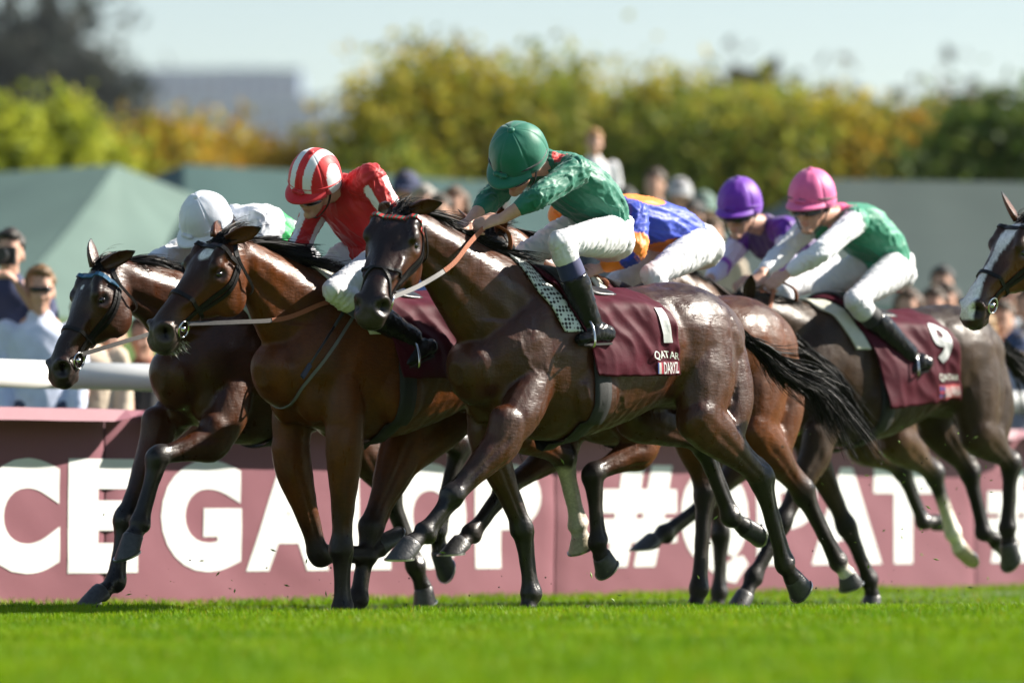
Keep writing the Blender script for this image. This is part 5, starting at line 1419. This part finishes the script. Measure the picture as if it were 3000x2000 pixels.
H7 = dict(sweat=.22, O=(3.16, 22.8), label='bay racehorse with broad white blaze entering at the right edge', coat=(.13, .038, .008), mid=(.028, .011, .005), s=1.02, voxel=.013, mark='blaze',
    poll=(3012, 660, 0), muzzle=(2818, 918, -.12), roll=-8, hw=1.15, bow=.03, LF=_sh(H1['LF']), RF=_sh(H1['RF']), LH=_sh(H1['LH']), RH=_sh(H1['RH']), ear=((-.6, .5, .6), (-.6, -.5, .6)), nforelock=60)

def lidmask(nm, lid, key):
    return np.isin(lid, [k for k, v in nm.items() if v.startswith(key)])
def paint(n, c): return np.tile(np.array(c, float), (n, 1))
def over(col, mask, c): col[mask] = np.array(c); return col

GREEN = (.007, .155, .098)
def silks1(nm, lid, t, ang, co, J):
    c = paint(len(co), GREEN); d = np.linalg.norm(co - np.array(J['chest'].lerp(J['neck'], .72) + V((-.01, .0, .09))), axis=1)
    for S, s in (('L', 1), ('R', -1)):
        p = J['neck'].lerp(J['sh' + S], .42) + V((0, 0, .06)); d = np.linalg.norm((co - np.array(p)) / np.array((.04, .035, .06)), axis=1); over(c, d < 1.0, (.62, .035, .03))
    return c
RED = (.50, .007, .010); SW = (.74, .76, .80)
def silks2(nm, lid, t, ang, co, J):
    c = paint(len(co), RED); sl = lidmask(nm, lid, 'sleeve')
    over(c, sl & (np.abs(((ang + pi + .5) % (2 * pi / 3)) - pi / 3) < .44) & (t > .06) & (t < .93), SW); return c
WHT = (.74, .76, .80)
def silks3(nm, lid, t, ang, co, J):
    c = paint(len(co), WHT); tm = lidmask(nm, lid, 'torso'); over(c, tm & (np.abs(t - .34 - .06 * np.cos(ang)) < .075), (.02, .42, .10)); return c
BLU = (.022, .060, .48); ORA = (.85, .24, .012)
def silks4(nm, lid, t, ang, co, J):
    c = paint(len(co), BLU); tm = lidmask(nm, lid, 'torso') | lidmask(nm, lid, 'yoke')
    q = co - np.array(J['chest'] + V((.02, 0, .12))); over(c, np.linalg.norm(q / np.array((.15, .16, .10)), axis=1) < 1, ORA)
    q = co - np.array(J['waist'].lerp(J['chest'], .35) + V((0, .04, -.12))); over(c, np.linalg.norm(q / np.array((.18, .2, .085)), axis=1) < 1, ORA)
    sl = lidmask(nm, lid, 'sleeve'); over(c, sl & (((t > .32) & (t < .55)) | (t > .78)), ORA); return c
PUR = (.105, .012, .30); LPU = (.55, .5, .8)
def silks5(nm, lid, t, ang, co, J):
    c = paint(len(co), (.045, .01, .11)); sl = lidmask(nm, lid, 'sleeve'); over(c, sl, (.66, .62, .86)); over(c, sl & (t < .18), PUR); over(c, lidmask(nm, lid, 'yoke'), PUR)
    over(c, sl & (t > .5) & (t < .68), (.30, .06, .55)); return c
EME = (.03, .26, .155); PNK = (.72, .10, .26)
def silks6(nm, lid, t, ang, co, J):
    c = paint(len(co), EME); sl = lidmask(nm, lid, 'sleeve'); over(c, sl, (.74, .76, .80))
    over(c, lidmask(nm, lid, 'torso') & (t > .88), PNK); 
    q = co - np.array(J['neck'].lerp(J['shL'], .5) + V((0, 0, .07))); over(c, np.linalg.norm(q / np.array((.05, .06, .05)), axis=1) < 1, PNK); return c
plain = lambda c: (lambda ph, th: c)
def cap2(ph, th):
    x = sin(th) * cos(ph); y = sin(th) * sin(ph); z = cos(th)
    if abs(y) > .66 and ((x + .05) / .42) ** 2 + ((z - .12) / .50) ** 2 < 1: return (.74, .76, .80)
    a = abs(y); return (.74, .76, .80) if .17 < a < .50 else (.62, .015, .02)

def feet(an, he, to): return dict(an=an, he=he, to=to)
J1 = dict(label='jockey in emerald green silks and cap pushing on the leading horse', seed=1.0, silks=silks1, cap=plain(GREEN), peak=GREEN, band=(.02, .03, .03), face=(-.50, -.72, .45), up=(-.20, .62, .74), gath=.005, hs=1.17,
    j=dict(head=(1518, 462, .02), neck=(1605, 478, .0), shL=(1690, 500, .18), shR=(1535, 492, -.17), elL=(1582, 572, .20), elR=(1440, 580, -.16), wrL=(1472, 640, .09), wrR=(1372, 652, -.09), fiL=(1415, 652, .05), fiR=(1335, 668, -.07),
    chest=(1670, 535, 0), waist=(1745, 605, 0), pelvis=(1772, 668, 0), hipL=(1788, 690, .13), hipR=(1680, 680, -.13), knL=(1640, 708, .25), knR=(1540, 740, -.25), anL=(1733, 945, .27), anR=(1625, 960, -.27),
    toL=(1700, 1008, .27), heL=(1782, 1004, .29), toR=(1570, 1010, -.27), heR=(1640, 1005, -.29)), cuff=.50, jvox=.0075, backL=(-.2, .6, .75), backR=(-.2, .6, .75))
J2 = dict(label='jockey in red silks with white striped sleeves and striped cap', seed=2.3, silks=silks2, cap=cap2, peak=(.58, .012, .02), face=(-.50, -.55, .62), up=(-.10, .75, .58), gath=.0015,
    j=dict(head=(922, 534, 0), neck=(1010, 548, 0), shL=(1088, 520, .19), shR=(930, 600, -.17), elL=(1155, 640, .26), elR=(888, 695, -.20), wrL=(1075, 815, .17), wrR=(845, 775, -.10), fiL=(1040, 860, .15), fiR=(835, 820, -.08),
    chest=(1030, 600, 0), waist=(1085, 690, 0), pelvis=(1105, 748, 0), hipL=(1130, 765, .13), hipR=(1020, 760, -.13), knL=(975, 850, .25), knR=(920, 825, -.22), anL=(1210, 990, .28), anR=(1050, 1020, -.27),
    toL=(1190, 1075, .28), heL=(1262, 1040, .30), toR=(1010, 1070, -.27), heR=(1080, 1060, -.29)), cuff=.88, puff=.0, fold=.006, jvox=.006)
J3 = dict(label='jockey in white silks with green band and white cap at left', seed=3.7, silks=silks3, cap=plain((.70, .74, .82)), peak=(.70, .74, .82), face=(-.55, -.66, .50), up=(-.25, .70, .66),
    j=dict(head=(602, 654, 0), neck=(692, 639, 0), shL=(765, 644, .18), shR=(625, 669, -.17), elL=(775, 749, .24), elR=(505, 744, -.20), wrL=(690, 814, .09), wrR=(425, 779, -.09), fiL=(640, 829, .06), fiR=(390, 799, -.07),
    chest=(735, 669, 0), waist=(820, 719, 0), pelvis=(858, 769, 0), hipL=(870, 782, .13), hipR=(770, 779, -.13), knL=(745, 844, .25), knR=(650, 864, -.24), anL=(835, 1064, .28), anR=(720, 1074, -.27),
    toL=(800, 1129, .28), heL=(880, 1124, .30), toR=(680, 1129, -.27), heR=(750, 1124, -.29)), cuff=.85)
J4 = dict(label='jockey in royal blue silks with orange patches, crouched behind the green one', seed=4.1, silks=silks4, cap=plain(ORA), peak=ORA, face=(-.60, -.60, .50), up=(-.2, .72, .6),
    j=dict(head=(1690, 590, 0), neck=(1775, 610, 0), shL=(1862, 632, .18), shR=(1715, 630, -.17), elL=(1862, 735, .25), elR=(1640, 720, -.20), wrL=(1760, 785, .10), wrR=(1570, 760, -.09), fiL=(1710, 800, .07), fiR=(1530, 775, -.07),
    chest=(1870, 650, 0), waist=(1975, 685, 0), pelvis=(2030, 715, 0), hipL=(2045, 722, .13), hipR=(1940, 735, -.13), knL=(1910, 805, .25), knR=(1800, 830, -.24), anL=(2000, 1030, .28), anR=(1880, 1040, -.27),
    toL=(1960, 1095, .28), heL=(2035, 1090, .30), toR=(1840, 1095, -.27), heR=(1905, 1090, -.29)), cuff=.8)
J5 = dict(label='jockey in purple cap with goggles and lilac sleeves', seed=5.5, silks=silks5, cap=plain((.16, .022, .42)), peak=(.16, .022, .42), face=(-.42, -.35, .84), up=(-.08, .90, .35), hs=1.12,
    j=dict(head=(2166, 608, .02), neck=(2238, 660, 0), shL=(2305, 672, .18), shR=(2180, 690, -.17), elL=(2300, 770, .24), elR=(2120, 775, -.20), wrL=(2215, 815, .09), wrR=(2080, 815, -.09), fiL=(2180, 830, .06), fiR=(2060, 830, -.07),
    chest=(2270, 705, 0), waist=(2350, 745, 0), pelvis=(2390, 780, 0), hipL=(2400, 790, .13), hipR=(2320, 790, -.13), knL=(2290, 850, .25), knR=(2200, 870, -.24), anL=(2370, 1050, .28), anR=(2270, 1060, -.27),
    toL=(2340, 1105, .28), heL=(2400, 1100, .30), toR=(2240, 1105, -.27), heR=(2300, 1100, -.29)), cuff=.85)
J6 = dict(label='jockey in pink cap, green body and white sleeves on number nine', seed=6.2, silks=silks6, cap=plain((.74, .13, .34)), peak=(.74, .13, .34), band=(.02, .015, .02), face=(-.48, -.32, .82), up=(-.08, .92, .32), hs=1.14, boot=(.012, .012, .014), sock=(.012, .012, .014), sockname='sock_black', boottop=.35,
    j=dict(head=(2378, 588, .02), neck=(2458, 632, 0), shL=(2508, 645, .18), shR=(2370, 660, -.17), elL=(2405, 738, .22), elR=(2300, 735, -.18), wrL=(2308, 800, .10), wrR=(2232, 800, -.06), fiL=(2252, 835, .06), fiR=(2200, 835, -.05),
    chest=(2510, 665, 0), waist=(2575, 725, 0), pelvis=(2605, 775, 0), hipL=(2618, 792, .13), hipR=(2510, 790, -.13), knL=(2500, 880, .25), knR=(2405, 845, -.24), anL=(2665, 1035, .30), anR=(2480, 1050, -.27),
    toL=(2665, 1095, .29), heL=(2715, 1085, .33), toR=(2440, 1095, -.27), heR=(2500, 1090, -.29)), cuff=.85, backL=(-.3, .5, .8), backR=(-.3, .5, .8))
# ================================================================== assemble
import os
T0 = __import__('time').time()
ground(); grass(); banner(); rail(); spectators(); background()
HS = [build_horse(h) for h in (H1, H2, H3, H4, H5, H6, H7)]
JK = []
for H, j in zip(HS, (J1, J2, J3, J4, J5, J6)): JK.append(build_jockey(H, j))

# bridles and reins
def chevron():
    m, nt, b = newmat('browband_zigzag'); L = nt.links.new; N = nt.nodes.new
    tc = N('ShaderNodeTexCoord'); wv = N('ShaderNodeTexWave'); wv.inputs['Scale'].default_value = 17; wv.bands_direction = 'Y'; L(tc.outputs['Object'], wv.inputs['Vector'])
    cr = N('ShaderNodeValToRGB'); cr.color_ramp.interpolation = 'CONSTANT'; cr.color_ramp.elements[0].color = (.45, .03, .03, 1); cr.color_ramp.elements[1].color = (.02, .16, .12, 1); cr.color_ramp.elements[1].position = .62
    L(wv.outputs['Fac'], cr.inputs['Fac']); L(cr.outputs[0], b.inputs['Base Color']); b.inputs['Roughness'].default_value = .45
    return m
names = ['the dark bay leader', 'the bay with a white star', 'the dark bay at left', 'the bay behind the leader', 'the brown horse in the pack', 'the dappled number nine', 'the blazed bay at right']
brs = []
for i, H in enumerate(HS):
    br, ends, st, lm = build_bridle(H, ('black leather bridle with red zigzag browband on ' if i == 0 else 'black leather bridle with blue browband on ' if i == 2 else 'black leather bridle on ') + names[i],
        brow=chevron() if i == 0 else pmat('browband_blue', (.02, .10, .20), .4) if i == 2 else None, noseband='grakle' if i == 0 else 'cavesson')
    if i < 6:
        J = JK[i][1]
        for k, S in enumerate('LR'):
            p0, n0 = ends[k]; s_ = 1 if S == 'L' else -1
            w_ = J['wr' + S]; f_ = w_ + (J['fi' + S] - w_).normalized() * .085
            mid = p0.lerp(f_, .5) + V((-.02, s_ * .05, -.05 if i else -.03))
            hb = f_ + V((-.05, s_ * .01, -.02))
            rein(br, H, p0, f_ + V((0, 0, -.02)), [p0.lerp(f_, .25) + V((0, s_ * .03, -.03)), mid, p0.lerp(f_, .78) + V((0, s_ * .03, -.02))], n0, lm)
        a, b = [J['wr' + S] + (J['fi' + S] - J['wr' + S]).normalized() * .07 for S in 'LR']
        c = (a + b) / 2; mb = MB()
        loop = [a, a + V((-.10, .03, -.05)), c + V((-.20, 0, -.12)), b + V((-.10, -.03, -.05)), b]
        P = [V(p) for p in catmull(np.array([tuple(p) for p in loop]), 8)]; mb.ribbon(P, [V((-.5, .0, .8))] * len(P), .020, .006)
        obj('rein_loop', mb.mesh('rein_loop', False), pmat('rein_rubber', (.33, .10, .04)), br)
    brs.append(br)

# saddles and number cloths
mar = pmat('number_cloth', (.062, .004, .013), .62, var=.14, scale=14, bump=.15, bscale=40, spec=.14)
wht = pmat('cloth_print_white', (.62, .62, .62), .5, var=.04); nmp = pmat('name_panel', (.16, .015, .035), .5)
SL = ['black racing saddle and girth of the dark bay leader', 'black racing saddle and girth of the bay with a white star', 'black racing saddle and girth of the dark bay at left', 'black racing saddle of the bay behind the leader', 'black racing saddle of the brown horse in the pack', 'black racing saddle of the dappled number nine']
CL = ['maroon number one cloth lettered QATAR DARYZ on the leading horse', 'maroon cloth lettered ROLLER on the bay with a white star', 'maroon number cloth on the dark bay horse at left', 'maroon number six cloth on the bay behind the leader', 'maroon number cloth on the brown horse in the pack', 'maroon number nine cloth lettered KALPANA on the dappled horse']
for i, H in enumerate(HS[:6]):
    fr = H['fr']
    stirrup_and_saddle(H, JK[i][1], SL[i])
    root = empty('saddle_cloth', fr.O, fr.rz, CL[i], 'saddle cloth', 'number cloths of the race')
    B1 = 126 if i == 5 else 113
    D = Drape(H, .17, -.46 if i == 5 else -.40, -B1, B1, off=.016, nu=64, nb=110, flare=.018 if i == 5 else .012, wr=.010, bulge=.045, skew=-.17)
    obj('cloth', D.mesh('cloth'), mar, root)
    fb = lambda b: (b * B1 / 113 + B1) / (2 * B1)
    if i == 0:
        obj('number', D.text('1', 0.875, fb(70), .17, .055, .03, rot=.0), wht, root)
        obj('lettering', D.text('QATAR', 0.825, fb(95), .042, .19, .004, arc=.008), pmat('print_cream', (.62, .66, .60), .5), root)
        obj('name_panel', D.panel(0.696, 0.989, fb(100.5), fb(111.5)), nmp, root)
        obj('flag_white', D.panel(0.710, 0.736, fb(101.5), fb(111), .003), wht, root); obj('flag_red', D.panel(0.736, 0.761, fb(101.5), fb(111), .003), pmat('flag_red', (.45, .05, .08), .5), root); obj('flag_blue', D.panel(0.696, 0.710, fb(101.5), fb(111), .003), pmat('flag_blue', (.05, .08, .3), .5), root)
        obj('lettering', D.text('DARYZ', 0.868, fb(106), .055, .118, .012, off=.0045), wht, root)
    elif i == 1:
        obj('number', D.text('2', 0.841, fb(60), .20, .12, .03), wht, root)
        obj('lettering', D.text('QATAR', 0.826, fb(94), .04, .18, .004), wht, root)
        obj('lettering', D.text('ROLLER', 0.826, fb(105), .055, .17, .012), wht, root)
    elif i == 3:
        obj('number', D.text('6', 0.855, fb(56), .22, .15, .03), wht, root)
    elif i == 5:
        obj('number', D.text('9', 0.812, fb(62), .24, .15, .03), wht, root)
        obj('lettering', D.text('QATAR', 0.826, fb(92), .042, .19, .004), pmat('print_cream', (.62, .66, .60), .5), root)
        obj('name_panel', D.panel(0.674, 0.978, fb(98), fb(110)), pmat('name_panel_red', (.40, .05, .06), .5), root)
        obj('flag_blue', D.panel(0.685, 0.754, fb(99), fb(109), .003), pmat('flag_blue', (.05, .08, .3), .5), root)
        obj('flag_cross', D.panel(0.714, 0.725, fb(99), fb(109), .0045), pmat('flag_red', (.45, .05, .08), .5), root); obj('flag_cross', D.panel(0.685, 0.754, fb(103), fb(105), .0045), pmat('flag_red', (.45, .05, .08), .5), root)
        obj('lettering', D.text('KALPANA', 0.870, fb(104), .055, .15, .010, off=.0045), wht, root)
    # netted pad edge in front of the cloth
    E = Drape(H, .29, .20, -72, 76, off=.018, nu=8, nb=60, wr=.003, skew=-.20)
    m, nt, b = (MATS.get('pad_net') or newmat('pad_net')[0]), None, None
    if 'pad_net' not in MATS:
        nt = m.node_tree; b = nt.nodes['Principled BSDF']; tc = nt.nodes.new('ShaderNodeTexCoord'); vo = nt.nodes.new('ShaderNodeTexVoronoi'); vo.inputs['Scale'].default_value = 52; vo.inputs['Randomness'].default_value = .15
        cr = nt.nodes.new('ShaderNodeValToRGB'); cr.color_ramp.elements[0].color = (.03, .03, .035, 1); cr.color_ramp.elements[0].position = .38; cr.color_ramp.elements[1].color = (.62, .66, .64, 1); cr.color_ramp.elements[1].position = .46
        nt.links.new(tc.outputs['Object'], vo.inputs['Vector']); nt.links.new(vo.outputs['Distance'], cr.inputs['Fac']); nt.links.new(cr.outputs[0], b.inputs['Base Color']); b.inputs['Roughness'].default_value = .7; MATS['pad_net'] = m
    pad = obj('saddle_pad', E.mesh('saddle_pad', .010), m if i == 0 else pmat('pad_cream', (.55, .55, .46), .6, var=.08), None)
    pad.location = fr.O; pad.rotation_euler = (0, 0, fr.rz)
    tag(pad, ('white netted saddle pad edge on ' if i == 0 else 'cream saddle pad edge on ') + names[i], 'saddle pad', 'saddle pads')

# whip of the red jockey
H = HS[1]; a = JK[1][1]['fiL']; q = H['fr'].L(885, 1105, .36)
root = empty('whip', H['fr'].O, H['fr'].rz, 'black racing whip held low by the red jockey', 'whip')
mb = MB(); d = (q - a).normalized(); mb.tube([a - d * .12, a, a.lerp(q, .4)], [.011, .010, .007], 10); obj('handle', mb.mesh('handle'), pmat('whip_grip', (.015, .017, .025), .5), root)
mb = MB(); mb.tube([a.lerp(q, .4), a.lerp(q, .85)], [.006, .005], 8); obj('shaft', mb.mesh('shaft'), pmat('whip_shaft', (.02, .02, .022), .4), root)
mb = MB(); mb.ribbon([a.lerp(q, .85), q], [V((0, 1, .2))] * 2, .022, .008); obj('flap', mb.mesh('flap', False), pmat('whip_flap', (.02, .025, .05), .5), root)
# breast strap of the star horse
H = HS[1]; root = empty('breastplate', H['fr'].O, H['fr'].rz, 'grey and black breastplate straps on the bay with a white star', 'breastplate')
def onskin(H, pts, off=.006):
    P = []; N = []
    for p in catmull(np.array([tuple(x) for x in pts]), 6):
        loc, nrm, _, _ = H['bvh'].find_nearest(V(p)); P.append(loc + nrm * off); N.append(nrm)
    return P, N
tp = H['tp']
for s_ in (1, -1):
    P, N = onskin(H, [tp(.02, s_ * .10, 1.55), tp(.18, s_ * .22, 1.40), tp(.33, s_ * .22, 1.22), tp(.43, s_ * .12, 1.05), tp(.45, 0, .98)]); mb = MB(); mb.ribbon(P, N, .014, .005); obj('strap', mb.mesh('strap', False), pmat('breast_strap', (.12, .12, .13), .5), root)
flying_turf()
mb = MB(); mb.box((0, 1440, 145), (1400, 2920, 294))
hz = obj('haze', mb.mesh('haze', False)); hm, nt, b = newmat('haze'); nt.nodes.remove(b)
pv = nt.nodes.new('ShaderNodeVolumePrincipled'); pv.inputs['Color'].default_value = (.86, .91, 1.0, 1); pv.inputs['Density'].default_value = .00008; pv.inputs['Anisotropy'].default_value = .3
nt.links.new(pv.outputs[0], nt.nodes['Material Output'].inputs['Volume']); hz.data.materials.append(hm)
tag(hz, 'pale autumn haze in the air over the racecourse', None, None, 'stuff')
print('SCENE BUILT in %.1fs' % (__import__('time').time() - T0))
